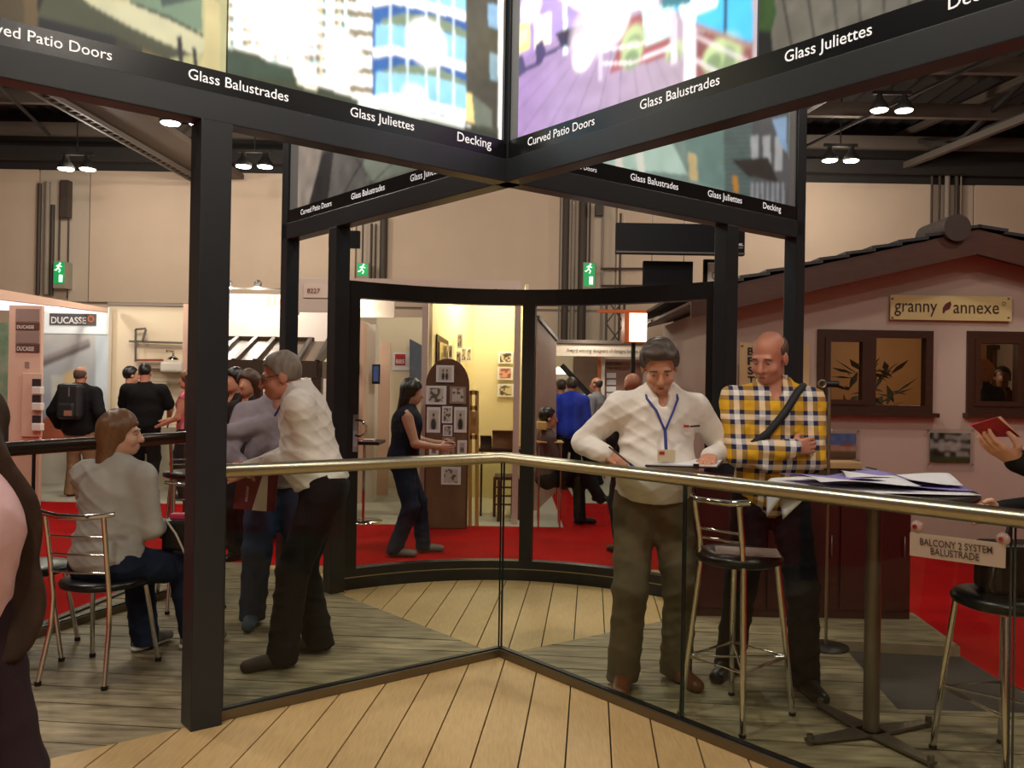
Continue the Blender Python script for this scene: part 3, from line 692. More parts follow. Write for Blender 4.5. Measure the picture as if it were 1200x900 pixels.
s.poly([(74, 438), (100, 428), (104, 480), (74, 500)], c(206, 184, 140)); s.poly([(60, 440), (74, 440), (74, 500), (60, 500)], c(196, 196, 184)); s.poly([(46, 498), (56, 486), (125, 500), (125, 520), (46, 520)], c(160, 86, 62))
s.poly([(112, 392), (126, 392), (126, 500), (112, 500)], c(196, 206, 210)); s.mottle(.05, 8)
t.pr('mural_print', printmat('print_wall', .10), s)  # mural emits a little, standing in for light on the wall
t2_ = Thing('exhibition_stand', 'cream stand wall with shelf fittings left of the front left post', 'exhibition stand', (at(170, 500, Y+.2).x, Y+.2, ZG))
t2_.pan('wall_panel', CREAM, 126, 358, 231, None, Y+.2, .1)
t2_.pan('top_trim', mat('trim_grey', c(120, 108, 98), .6), 126, 355, 231, 358.5, Y+.12, .1)  # plain grey strip along the top of the wall
p, q = at(152, 400, Y+.1), at(214, 402, Y+.1); t2_.part('shelf_rail', GREYM, lambda b: b.beam(p, q, .06, .03))
for a, b_ in (((159, 386), (159, 424)), ((159, 386), (171, 385)), ((171, 386), (167, 400))):
    p, q = at(*a, Y+.05), at(*b_, Y+.05); t2_.part('hinged_arm', GREYM, lambda b: b.beam(p, q, .02, .03))
p, q = at(159, 422, Y+.1), at(190, 422, Y+.1); t2_.part('red_shelf_edge', mat('red_brown_edge', c(140, 70, 58), .5), lambda b: b.beam(p, q, .1, .03))
t2_.pan('basin', WHITEP, 187, 424, 213, 436, Y-.1, .3, .03)
p = at(203, 421, Y); t2_.part('tap', CHROME, lambda b: b.tube([p, p+Vector((0, 0, .12)), p+Vector((-.06, -.1, .12))], .018, 8).lathe([(.09, -.01), (.08, .02), (.03, .05)], 12, p))
for y in (430, 446): 
    p, q = at(166, y, Y+.1), at(214, y+2, Y+.1); t2_.part('glass_shelf', mat('shelf_grey', c(170, 160, 146), .3), lambda b: b.beam(p, q, .12, .02))
t2_.pan('lower_cabinet', mat('cabinet_cream', c(206, 196, 174), .6), 127, 500, 231, None, Y-.25, .4, .01)
t3_ = Thing('end_panel', 'narrow pinkish end panel with small lettering strip behind front left post', 'panel', (at(222, 500, 12.2).x, 12.2, ZG))
t3_.pan('board', PINKW, 213, 356, 232, None, 12.2, .06); t3_.pan('printed_mark', BRPR, 220, 407, 227, 416, 12.19, .01)
for y in (395, 403, 420, 426): t3_.pan('printed_mark', GREYP, 220, y, 225, y+3, 12.19, .01)
# display column with printed panels, leaflet rack
Y = 10.4
t = Thing('display_column', 'pinkish display column with stacked dark name panels at the left edge', 'display column', (at(30, 500, Y).x, Y, ZG))
t.pan('body', PINKW, 9, 358, 47, None, Y, .06)
for i, (y0, y1) in enumerate(((362, 378), (378, 388), (388, 403), (403, 414))):
    t.pan('printed_panel', GREYP if i % 2 == 0 else BRPR, 18.5, y0, 46, y1-1, Y-.012, .012)
    if i % 2: t.text('DUCASSE', WINK, 20, y1-3, 40, Y-.014, py0=y0+3, bold=.015)
t.pan('small_print', GREYP, 29, 424, 34, 431, Y-.01, .01)
t.pan('green_poster', mat('green_poster_print', c(70, 116, 84), .6, 0, .4, 4, var2=c(160, 170, 150)), -30, 378, 9, 480, Y-.012, .012); t.pan('lower_poster', mat('dark_poster_print', c(40, 38, 38), .6), -30, 481, 9, 590, Y-.012, .012)
t = Thing('leaflet_rack', 'white wall leaflet rack with three dark leaflets on the display column', 'leaflet rack', (at(37, 510, Y).x, Y-.15, at(37, 510, Y).z))
t.pan('back_board', PINKW, 25, 437, 49, 512, Y-.05, .03, .01)
for y in (444, 463, 487):
    t.pan('leaflet', mat('leaflet_dark', c(52, 44, 52), .5), 37.5, y, 47, y+11, Y-.12, .02); t.pan('pocket', WHITEP, 36.5, y+9, 48, y+18, Y-.15, .08, .01)
# slanted fascia of the left stand with light strip beneath
t = Thing('stand_fascia', 'slanted pinkish stand fascia with a bright strip beneath at the left edge', 'fascia', (at(60, 345, 11).x, 11, ZG+.01))
a, b_, c_, d_ = at(-40, 332, 9.6), at(126, 361, 12.7), at(126, 366, 12.7), at(-40, 346, 9.6)
t.part('fascia_board', PINKW, lambda b: b.slab([d_, c_, b_, a], (-.05, .12, 0)))
a, b_, c_, d_ = at(-40, 347, 9.8), at(96, 361, 12.6), at(90, 366, 12.6), at(-40, 362, 9.8)
t.part('light_strip', mat('cool_strip_light', c(232, 226, 240), .5, emit=1.1), lambda b: b.slab([d_, c_, b_, a], (0, .05, 0)))
t.part('support_post', PINKW, lambda b: b.box(at(-60, 400, 10.2).x-.05, 10.15, ZG, at(-60, 400, 10.2).x+.05, 10.25, at(-60, 340, 10.2).z))
lampat(at(85, 400, 12.2).x, 11.9, 2.7, 22, (1, .97, .92)); lampat(at(170, 400, 12.2).x, 12.0, 2.75, 20, (1, .9, .72))

# --- brightly lit white stand with small conservatory
Y = 11.4
t = Thing('exhibition_stand', 'brightly lit white stand wall above the conservatory roof', 'exhibition stand', (at(320, 500, Y).x, Y, ZG))
t.pan('wall_panel', WHITEP, 240, 345, 402, None, Y, .1)
t.pan('spot_bar', GREYM, 262, 337, 330, 339, Y-.6, .03)
for px in (302, 268):
    p = at(px, 334, Y-.6)
    sp = t.part('spotlight', GREYM, lambda b: b.lathe([(.05, -.03), (.05, .03), (.025, .06)], 12, p)); sp2 = t.part('spotlight_lens', LAMPGLOW, lambda b: b.lathe([(.045, -.035), (.046, -.03)], 12, p))
    lampat(p.x, p.y-.05, p.z-.1, 20, (1, .9, .76))
t.part('spot_bracket', GREYM, lambda b: b.beam(at(265, 338, Y-.6), at(265, 346, Y+.05), .02, .02))
for px in (313, 320): t.pan('wall_mark', mat('pale_brown_mark', c(206, 176, 150), .6), px, 347, px+3, 358, Y-.012, .01)
t.pan('red_mark', REDI, 328, 350, 334, 357, Y-.012, .01)
# conservatory
CB = mat('conservatory_brown', c(66, 52, 42), .45); CR = mat('conservatory_roof_sheet', c(112, 86, 60), .4)
Yf, Yb = 8.6, 10.2
t = Thing('conservatory', 'small brown framed conservatory with sloping glazed roof behind the two men at left', 'conservatory', (at(320, 560, 9.4).x, 9.4, ZG))
fl_, frr = at(225, 428, Yf), at(372, 428, Yf); bl_, br_ = at(240, 396, Yb), at(368, 396, Yb); frr.z = fl_.z = at(310, 424, Yf).z; bl_.z = br_.z = at(310, 397, Yb).z
t.part('eaves_beam', CB, lambda b: b.beam(fl_-Vector((0, 0, .07)), frr-Vector((0, 0, .07)), .12, .17)); t.part('ridge_beam', CB, lambda b: b.beam(bl_, br_, .06, .05))
nR = 6
for i in range(nR+1):
    p, q = fl_.lerp(frr, i/nR), bl_.lerp(br_, i/nR)+Vector((.18, 0, 0))
    t.part('rafter', CB, lambda b: b.beam(p, q, .045, .06))
    if i < nR:
        p2, q2 = fl_.lerp(frr, (i+1)/nR), bl_.lerp(br_, (i+1)/nR)+Vector((.18, 0, 0))
        t.part('roof_panel', CR, lambda b: b.slab([p-Vector((0, 0, .02)), p2-Vector((0, 0, .02)), q2-Vector((0, 0, .02)), q-Vector((0, 0, .02))], (0, 0, -.02)))
e0 = Vector((frr.x+.55, Yf+.9, frr.z)); t.part('hip_rafter', CB, lambda b: b.beam(frr, br_+Vector((.5, 0, .25)), .05, .06)); t.part('side_eaves_beam', CB, lambda b: b.beam(frr-Vector((0, 0, .07)), Vector((frr.x-.05, Yb, frr.z-.07)), .1, .17))
for u in (0, .28, .52, .75, 1.0):
    p = fl_.lerp(frr, u); t.part('post', CB, lambda b: b.box(p.x-.05, p.y-.05, ZG, p.x+.05, p.y+.05, p.z-.15))
p0 = Vector((frr.x-.05, Yb, 0)); t.part('post', CB, lambda b: b.box(p0.x-.05, p0.y-.05, ZG, p0.x+.05, p0.y+.05, frr.z-.15))
for u0, u1 in ((.0, .28), (.28, .52), (.52, .75), (.75, 1)):
    p, q = fl_.lerp(frr, u0), fl_.lerp(frr, u1)
    t.part('window_pane', DGLASS, lambda b: b.box(p.x+.06, Yf-.008, .7, q.x-.06, Yf+.008, p.z-.2)); t.part('dwarf_panel', CB, lambda b: b.box(p.x+.05, Yf-.03, ZG, q.x-.05, Yf+.03, .68))

# --- design and build stand with fascia
Y = 9.7
t = Thing('exhibition_stand', 'stand with white fascia and yellow lit inner walls seen through the curved door', 'exhibition stand', (at(550, 600, Y).x, Y, ZG))
FASC = mat('fascia_white', c(214, 196, 182), .6)
t.pan('fascia', FASC, 346, 327, 610, 351, Y, .06); t.pan('fascia_return', FASC, 346, 327, 350, 369, Y-.02, .05)
t.pan('number_board', FASC, 346, 327, 392, 366, Y-.03, .02); t.pan('number_plate', mat('plate_pale', c(224, 204, 190), .5), 356, 333, 391, 349, Y-.045, .012)
t.text('8227', mat('brown_ink', c(120, 60, 50), .6), 360, 343.5, 375, Y-.05, py0=338, bold=.01)
t.text('Design and Build Ltd', mat('brown_ink', c(120, 60, 50), .6), 549, 343.5, 603, Y-.005, py0=338)
for px in (497, 605):
    x = at(px, 480, Y).x; t.part('post', mat('post_pinkish', c(206, 184, 176), .5), lambda b: b.box(x-.035, Y-.035, ZG, x+.035, Y+.035, at(px, 350, Y).z))
YELW = mat('yellow_lit_wall', c(224, 210, 164), .7)
xa, xb, xc = at(505, 480, 10.3).x, at(554, 480, 12.0).x, .18
zt = at(560, 345, 10.5).z+.1
t.part('side_wall', YELW, lambda b: b.slab([(xa, 10.3, ZG), (xb, 12.0, ZG), (xb, 12.0, zt), (xa, 10.3, zt)], (-.04, .01, 0)))
t.part('inner_wall', YELW, lambda b: b.box(xb-.04, 12.0, ZG, xc, 12.05, zt))
t.part('right_wall', YELW, lambda b: b.box(.14, 10.2, ZG, .18, 12.0, zt))
lampat((xa+xb)/2+.45, 11.0, 2.75, 50, (1, .88, .62)); lampat(-.1, 11.4, 2.7, 14, (1, .9, .6))
# pictures on its walls
def framed(label, px0, py0, px1, py1, Y, cols, seed, framem=None, tilt=None, grp='small pictures on the yellow stand walls'):
    x0, x1, z0, z1 = pxr(px0, py0, px1, py1, Y)
    o = Thing('picture', label, 'picture', ((x0+x1)/2, Y, z0), grp)
    o.part('mount', framem or PAPER, lambda b: b.box(x0, Y, z0, x1, Y+.02, z1), 0)
    mx = .12*(x1-x0); mz = .12*(z1-z0)
    s = Print((x0+mx, Y-.004, z0+mz), (1, 0, 0), x1-x0-2*mx, (0, 0, 1), z1-z0-2*mz, 14, 14, cols[0])
    n = vnoise(s.u/s.L, s.v/s.H, 5, seed); s.C[n > .52] = cols[1][:3]; s.C[n > .68] = cols[-1][:3]
    q = s.build('picture_sheet', printmat('print_flat', 0), o.o); q.matrix_parent_inverse = o.inv
    return o
gp = (c(206, 190, 150), c(120, 104, 84), c(70, 60, 52))
for k, (r, lb) in enumerate((((584, 412, 601, 426), 'topmost wide picture on the yellow back wall beside the post'), ((583, 430, 601, 445), 'middle wide pinkish picture on the yellow back wall'), ((583, 450, 602, 465), 'lowest wide dark picture on the yellow back wall'),
                             ((536, 391, 542, 408), 'highest narrow picture on the yellow side wall'), ((541, 407, 546, 424), 'left one of two narrow pictures near the wall corner'), ((547, 407, 552, 424), 'right one of two narrow pictures near the wall corner'),
                             ((535, 412, 540, 430), 'small picture on the yellow side wall under the highest one'), ((526, 405, 530, 420), 'tiny picture beside the dark mirror'))):
    framed(lb, *r, 11.94 if r[0] > 553 else 10.6+(r[0]-520)*.04-.05 if r[0] < 530 else (10.9+(r[0]-530)*.045-.08), gp if k != 1 else (c(214, 160, 130), c(190, 120, 100), c(150, 90, 80)), 20+k)
p0, p1 = at(511, 425, 10.5), at(524, 425, 10.95)
t = Thing('mirror', 'dark framed leaning mirror on the yellow side wall', 'mirror', (p0.x+.02, p0.y, at(511, 430, 10.5).z))
z0, z1 = at(511, 432, 10.5).z, at(511, 392, 10.5).z
t.part('frame', DBROWN, lambda b: b.slab([(p0.x, p0.y-.06, z0), (p1.x, p1.y-.06, z0), (p1.x, p1.y-.06, z1-.06), (p0.x, p0.y-.06, z1)], (.02, -.02, 0)))
t.part('glass', mat('mirror_glass', c(190, 176, 130), .15, .8), lambda b: b.slab([p0.lerp(p1, .15)+Vector((.024, -.085, z0+.05-p0.z)), p0.lerp(p1, .88)+Vector((.024, -.085, z0+.05-p0.z)), p0.lerp(p1, .88)+Vector((.024, -.085, z1-.12-p0.z)), p0.lerp(p1, .15)+Vector((.024, -.085, z1-.09-p0.z))], (.004, -.004, 0)))
# arched photo board
Y = 9.35
t = Thing('photo_board', 'tall arched brown board covered with pinned photographs behind the dark haired woman', 'display board', (at(524, 610, Y).x, Y, ZG))
x0, x1, _, ztop = pxr(498, 420, 549, 600, Y); xm = (x0+x1)/2; hw = (x1-x0)/2; zs = at(524, 452, Y).z
BRD = mat('board_brown', c(92, 56, 34), .7, 0, .1, 6)
t.part('board', BRD, lambda b: b.slab([(x0, Y, ZG), (x1, Y, ZG)]+[(xm+hw*math.cos(a*PI/14), Y, zs+(ztop-zs)*math.sin(a*PI/14)) for a in range(15)], (0, .04, 0)))
t.part('kraft_panel', mat('kraft_cloth', c(112, 84, 58), .85, 0, .12, 5), lambda b: b.box(x0+.02, Y-.012, ZG+.01, x1-.02, Y, at(524, 508, Y).z))
for i, r in enumerate(((511, 428, 532, 448), (499, 452, 523, 474), (527, 453, 546, 473), (500, 477, 516, 507), (518, 476, 530, 496), (532, 477, 547, 507), (519, 498, 530, 511), (503, 517, 514, 534), (518, 512, 533, 534), (536, 516, 547, 533), (517, 547, 540, 568))):
    x0, x1, z0, z1 = pxr(*r, Y-.02)
    ph = t.part('photograph', PAPER if i not in (2, 8) else GREYP, lambda b: b.box(x0, Y-.018, z0, x1, Y-.013, z1))
    s = Print((x0+(x1-x0)*.15, Y-.0195, z0+(z1-z0)*.12), (1, 0, 0), (x1-x0)*.7, (0, 0, 1), (z1-z0)*.76, 16, 20, c(196, 190, 180))
    if i in (0, 7, 9): 
        for cx in (.35, .65): s.disc((s.L*cx, s.H*.3), s.L*.13, c(40, 38, 36), 1, False, s.H*.35); s.disc((s.L*cx, s.H*.75), s.L*.08, c(70, 56, 50), 1, False, s.H*.12)
    elif i in (3, 5): s.disc((s.L*.5, s.H*.25), s.L*.35, c(50, 48, 46), 1, False, s.H*.4); s.disc((s.L*.5, s.H*.75), s.L*.14, c(60, 50, 46), 1, False, s.H*.12)
    else:
        n = vnoise(s.u/s.L, s.v/s.H, 6, i); s.C[n > .55] = c(90, 84, 78)[:3]
    q = s.build('photo_print', printmat('print_flat', 0), ph)
# folding easel and boxes right of the board
Y = 9.55
t = Thing('easel', 'yellow wooden easel standing beside the arched board', 'easel', (at(556, 600, Y).x, Y, ZG))
EAS = mat('easel_wood', c(196, 158, 84), .5)
for px in (551, 559): 
    p, q = at(px, 458, Y), at(px, 600, Y); q.z = ZG; t.part('leg', EAS, lambda b: b.beam(p, q, .04, .04))
for y in (460, 478, 512): 
    p, q = at(551, y, Y), at(559, y, Y); t.part('crossbar', EAS, lambda b: b.beam(p, q, .04, .05))
t.part('canvas', mat('easel_picture', c(170, 130, 70), .7, 0, .5, 6, var2=c(80, 60, 40)), lambda b: b.box(at(552, 500, Y).x, Y-.03, at(552, 508, Y).z, at(558, 500, Y).x, Y-.02, at(552, 482, Y).z))
t = Thing('side_table', 'dark table with boxes beside the pinkish post', 'table', (at(588, 600, 10.4).x, 10.4, ZG))
t.pan('table_top', DBROWN, 560, 526, 612, 530, 10.2, .5)
for px in (563, 609): t.pan('leg', DBROWN, px, 530, px+2.5, None, 10.25, .04)
for k, (r, m_, lb) in enumerate((((577, 508, 602, 526), mat('carton', c(128, 88, 50), .8), 'brown carton on the dark side table'), ((563, 514, 576, 526), mat('carton_dark', c(56, 40, 32), .7), 'small dark box left of the brown carton'))):
    o = Thing('carton', lb, 'box', (at((r[0]+r[2])/2, r[3], 10.35).x, 10.35, at(590, 526, 10.2).z), 'boxes on the side table'); x0, x1, z0, z1 = pxr(*r, 10.35)
    z0 = at(586, 526, 10.2).z+.001
    o.part('body', m_, lambda b: b.box(x0, 10.3, z0, x1, 10.55, z1)); o.part('flap', m_, lambda b: b.slab([(x0, 10.3, z1), (x1, 10.3, z1), (x1, 10.22, z1+.04), (x0, 10.22, z1+.04)], (0, .005, .005)))
# ladder-back chair and dark clothes by the board
t = Thing('wooden_chair', 'dark red wooden chair with horizontal rungs beside the pinkish post', 'chair', (at(592, 600, 9.9).x, 9.9, ZG))
RW = mat('red_brown_wood', c(84, 34, 22), .4)
for px, py in ((579, 606), (600, 604), (584, 612), (607, 610)):
    p = ground(px, py, ZG); t.part('leg', RW, lambda b: b.tube([p, (p.x, p.y, .42)], .018, 8))
pa, pb = ground(579, 606, ZG), ground(607, 610, ZG)
t.part('seat', RW, lambda b: b.box(pa.x, min(pa.y, pb.y)-.05, .41, pb.x, min(pa.y, pb.y)+.35, .45), .01)
for z in (.12, .22, .32): t.part('rung', RW, lambda b: b.tube([(pa.x, pb.y, z), (pb.x, pb.y, z)], .011, 8))

# --- middle distance left of the board
Y = 13.0
t = Thing('exhibition_stand', 'cream stand with hanging blue grey banner far behind the dark haired woman', 'exhibition stand', (at(460, 560, Y).x, Y, ZG))
t.pan('wall_panel', CREAM, 440, 372, 512, None, Y, .08); t.pan('header', FASC, 405, 351, 462, 372, Y-1.2, .06)
a, b_, c_, d_ = at(480, 397, Y-.2), at(497, 406, Y-.1), at(497, 470, Y-.1), at(480, 470, Y-.2)
t.part('banner', mat('banner_bluegrey', c(84, 92, 108), .7, 0, .15, 3, (6, 1, 1)), lambda b: b.slab([d_, c_, b_, a], (0, .02, 0)))
t.pan('sign_plate', PAPER, 460, 413, 480, 434, Y-.02, .02); t.pan('sign_emblem', REDI, 463, 415, 475, 428, Y-.03, .01); t.text('BBS', WINK, 464, 426, 474, Y-.035, py0=421, bold=.02)
t.pan('light_globe', LAMPGLOW, 404, 352, 432, 358, Y-1.6, .3, .03)
lampat(at(425, 380, Y-1.6).x, Y-1.6, 2.2, 26, (1, .9, .78))
Y = 11.2
t = Thing('display_column', 'pinkish tall column with small screens left of the dark haired woman', 'display column', (at(425, 600, Y).x, Y, ZG))
t.pan('body', PINKW, 400, 376, 425, None, Y, .4); t.pan('side_panel', WHITEP, 425, 380, 439, None, Y+.25, .3); t.pan('inner_panel', PINKW, 438.5, 401, 456, None, Y+.9, .05)
SCR = mat('screen_blue', c(40, 110, 220), .3, emit=.5)
t.pan('monitor', BLACKP, 412, 426, 421, 439, Y-.05, .04); t.pan('monitor_screen', SCR, 413, 428, 420, 437, Y-.055, .005); t.pan('monitor', BLACKP, 436, 427, 445, 450, Y+.1, .04); t.pan('monitor_screen', mat('screen_dim', c(70, 90, 140), .3, emit=.25), 437.5, 429, 443.5, 447, Y+.09, .005)
t = Thing('side_table', 'small black table with leaflets left of the dark haired woman', 'table', (at(430, 600, 9.6).x, 9.6, ZG))
t.pan('table_top', BLACKP, 408, 518, 444, 521.5, 9.5, .5); t.pan('leg', CHROME, 425, 521.5, 428, None, 9.7, .04)
t.part('foot_plate', CHROME, lambda b: b.lathe([(.22, 0), (.22, .015), (.03, .03)], 20, (at(426.5, 560, 9.72).x, 9.72, ZG)))
for k, (px, lb) in enumerate(((416, 'left of the two leaflet piles on the small black table'), (431, 'right of the two leaflet piles on the small black table'))):
    o = Thing('leaflet_pile', lb, 'leaflets', (at(px, 517, 9.6).x, 9.6, at(px, 518, 9.5).z), 'leaflet piles on the black table')
    for j in range(3):
        zz = at(px+3, 518, 9.5).z+.001+j*.008; x = at(px, 517, 9.6).x
        o.part('leaflet', PAPER if (j+k) % 2 else REDI, lambda b: b.box(x-.07+j*.01, 9.55+j*.01, zz, x+.07, 9.75, zz+.006))

# --- far stand seen through the right door leaf
Y = 14.2
t = Thing('exhibition_stand', 'pale far stand with long lettered header behind the person in blue', 'exhibition stand', (at(700, 560, Y).x, Y, ZG))
t.pan('header', mat('header_pale', c(206, 190, 174), .6), 628, 403, 815, 418, Y-.4, .1); t.pan('header_cap', mat('header_cap_dark', c(80, 70, 62), .6), 628, 399, 815, 403, Y-.45, .15)
t.text('Award winning designers of designs for the home', INK, 664, 414, 760, Y-.41, py0=408)
t.pan('wall_panel', CREAM, 640, 418, 720, None, Y+.2, .08); t.pan('wall_panel', WHITEP, 703, 418, 800, None, Y, .08); t.pan('orange_edge', ORANGE, 700, 418, 703.5, 500, Y-.05, .05)
t.pan('pale_edge', WHITEP, 704, 418, 708, None, Y-.1, .05)
t.pan('info_board', mat('info_board_brown', c(150, 112, 98), .6), 709, 421, 753, 470, Y-.03, .03); t.text('NOT LONG', INK, 711, 428, 728, Y-.035, py0=424); t.text('THE PRODUCT', INK, 711, 433.5, 737, Y-.035, py0=430)
for j in range(4): t.pan('photo_strip', PAPER, 711, 437+j*8, 722, 443+j*8, Y-.04, .01)
p, q = at(658, 428, Y-.8), at(690, 462, Y-.8); t.part('sloping_sample', BLACKP, lambda b: b.beam(p, q, .1, .08)); t.pan('sample_stand', mat('brown_panel', c(120, 96, 80), .6), 672, 418, 703, 462, Y+.1, .05)
t.pan('shelf_unit', WHITEP, 680, 462, 700, None, Y-.12, .3, .01)
p = at(655, 436, Y-.5); t.part('pendant_lamp', mat('warm_glow', c(255, 240, 190), .5, emit=5), lambda b: b.lathe([(.14, -.03), (.10, .02), (.03, .08)], 14, p))
t.pan('dark_cabinet', mat('dark_cabinet_brown', c(70, 52, 44), .6), 628, 410, 640, None, Y-2.2, .3)
lampat(at(690, 430, 13.4).x, 13.4, 2.5, 28, (1, .9, .76))
t = Thing('stand_wall_end', 'narrow pinkish stand end wall just right of the door mullion', 'wall panel', (at(640, 560, 10.8).x, 10.8, ZG))
a, b_, c_, d_ = at(630, 372, 10.8), at(652, 398, 12.8), at(652, 560, 12.8), at(630, 560, 10.8); c_.z = d_.z = ZG
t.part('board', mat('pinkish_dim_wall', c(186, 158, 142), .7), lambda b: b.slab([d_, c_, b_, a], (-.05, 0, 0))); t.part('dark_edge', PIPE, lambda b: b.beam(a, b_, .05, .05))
# illuminated box sign with orange side
Y = 10.9
t = Thing('box_sign', 'glowing white box sign with orange side above the writing man', 'sign', (at(745, 400, Y).x, Y, at(745, 400, Y).z))
x0, x1, z0, z1 = pxr(737.5, 367, 758, 400.5, Y)
t.part('case', ORANGE, lambda b: b.box(x0-.06, Y, z0-.01, x1+.005, Y+.3, z1+.01)); t.part('lit_face', mat('sign_glow', c(255, 246, 224), .5, emit=2.2), lambda b: b.box(x0, Y-.01, z0, x1, Y, z1), .004)
t.part('mast', BLACKP, lambda b: b.box(x0+.05, Y+.12, ZG, x0+.1, Y+.17, z0)); t.part('cross_arm', ORANGE, lambda b: b.box(x0-.4, Y+.1, z1+.01, x1+.05, Y+.14, z1+.05))
lattice = Thing('lattice_tower', 'slim black lattice tower behind the glowing box sign', 'lattice tower', (at(720, 560, 16).x, 16, ZG))
xl, xr = at(710, 400, 16).x, at(731, 400, 16).x; zt = at(720, 350, 16).z
for x in (xl, xr): lattice.part('upright', PIPE, lambda b: b.tube([(x, 16, ZG), (x, 16, zt)], .025, 6))
for k in range(7):
    za, zb_ = ZG+(zt-ZG)*k/7, ZG+(zt-ZG)*(k+1)/7; lattice.part('diagonal', PIPE, lambda b: b.tube([(xl, 16, za), (xr, 16, zb_)], .015, 6).tube([(xr, 16, za), (xl, 16, zb_)], .015, 6)) if False else [lattice.part('diagonal', PIPE, lambda b: b.tube([(q0, 16, za), (q1, 16, zb_)], .015, 6)) for q0, q1 in ((xl, xr), (xr, xl))]

# --- hanging black signs
SB = mat('sign_black', c(9, 9, 13), .6, spec=.15)
for r, Y, lb in (((722, 262, 873, 298), 14.0, 'long black hanging sign under the back right arm of the frame'), ((754, 306, 812, 342), 14.6, 'shorter black hanging sign below the long one'), ((385, 270, 421, 290), 16.0, 'small black hanging box above the left exit sign')):
    x0, x1, z0, z1 = pxr(*r, Y); o = Thing('hanging_sign', lb, 'sign', ((x0+x1)/2, Y, z0))
    o.part('board', SB, lambda b: b.box(x0, Y, z0, x1, Y+.12, z1), .004)
    for x in (x0+.15, x1-.15): o.part('suspension_wire', GREYM, lambda b: b.tube([(x, Y+.06, z1), (x, Y+.06, 7.76)], .008, 5))
    if r[0] == 722:
        o.text('ACHEL', WINK, 858, 288, 871, Y-.002, py0=285); o.pan('underline', GREYM, 858, 290, 871, 290.8, Y-.004, .003); o.pan('lower_edge', PIPE, 722, 295, 873, 297, Y-.004, .003)
x0, x1, z0, z1 = pxr(825, 304, 860, 345, 15.0); o = Thing('hanging_sign', 'black edged white hanging sign partly behind the back right post', 'sign', ((x0+x1)/2, 15, z0))
o.part('board', SB, lambda b: b.box(x0, 15, z0, x1, 15.1, z1)); o.part('face', WHITEP, lambda b: b.box(x0+.06, 14.985, z0+.06, x1-.06, 15, z1-.06)); o.text('C', INK, 834, 328, 840, 14.98, py0=318)
o.part('suspension_wire', GREYM, lambda b: b.tube([((x0+x1)/2, 15.05, z1), ((x0+x1)/2, 15.05, 7.76)], .008, 5))
# exit signs
EXG = mat('exit_green', c(20, 150, 80), .5, emit=.7); EXW = mat('exit_white', c(240, 250, 240), .5, emit=1.0)
for (px, py, w, h, Y, lb) in ((69.5, 320, 12, 25, 19.7, 'tall green exit sign at the far left of the wall'), (425, 316, 12.5, 14, 19.6, 'small square green exit sign above the curved door'), (690.5, 322, 12.5, 27, 19.7, 'tall green exit sign right of the door mullion')):
    x0, x1, z0, z1 = pxr(px-w/2, py-h/2, px+w/2, py+h/2, Y); o = Thing('exit_sign', lb, 'exit sign', ((x0+x1)/2, Y, z0), 'exit signs on the hall wall')
    o.part('case', mat('exit_case', c(160, 150, 136), .6), lambda b: b.box(x0-.02, Y, z0-.1, x1+.02, YW+.02, z1+.02)); o.part('green_face', EXG, lambda b: b.box(x0, Y-.012, z0, x1, Y, z1))
    W_, H_ = x1-x0, z1-z0; hh = min(H_, W_*1.15); zb_ = z1-hh*.95; f_ = lambda u, v: (x0+W_*u, Y-.02, zb_+hh*v)
    o.part('running_figure', EXW, lambda b: b.ball(f_(.6, .86), hh*.075).beam(f_(.55, .78), f_(.42, .48), .02, hh*.17, (0, 1, 0)).beam(f_(.42, .48), f_(.62, .3), .02, hh*.1, (0, 1, 0)).beam(f_(.62, .3), f_(.5, .1), .02, hh*.09, (0, 1, 0)).beam(f_(.42, .48), f_(.22, .28), .02, hh*.1, (0, 1, 0)).beam(f_(.22, .28), f_(.08, .3), .02, hh*.09, (0, 1, 0)).beam(f_(.5, .7), f_(.75, .58), .02, hh*.08, (0, 1, 0)).beam(f_(.5, .72), f_(.25, .62), .02, hh*.08, (0, 1, 0)))
    if h > 20: o.part('door_arrow', EXW, lambda b: b.box(*f_(.5, -.7)[:1], Y-.02, z0+H_*.08, x0+W_*.85, Y-.013, z0+H_*.42))

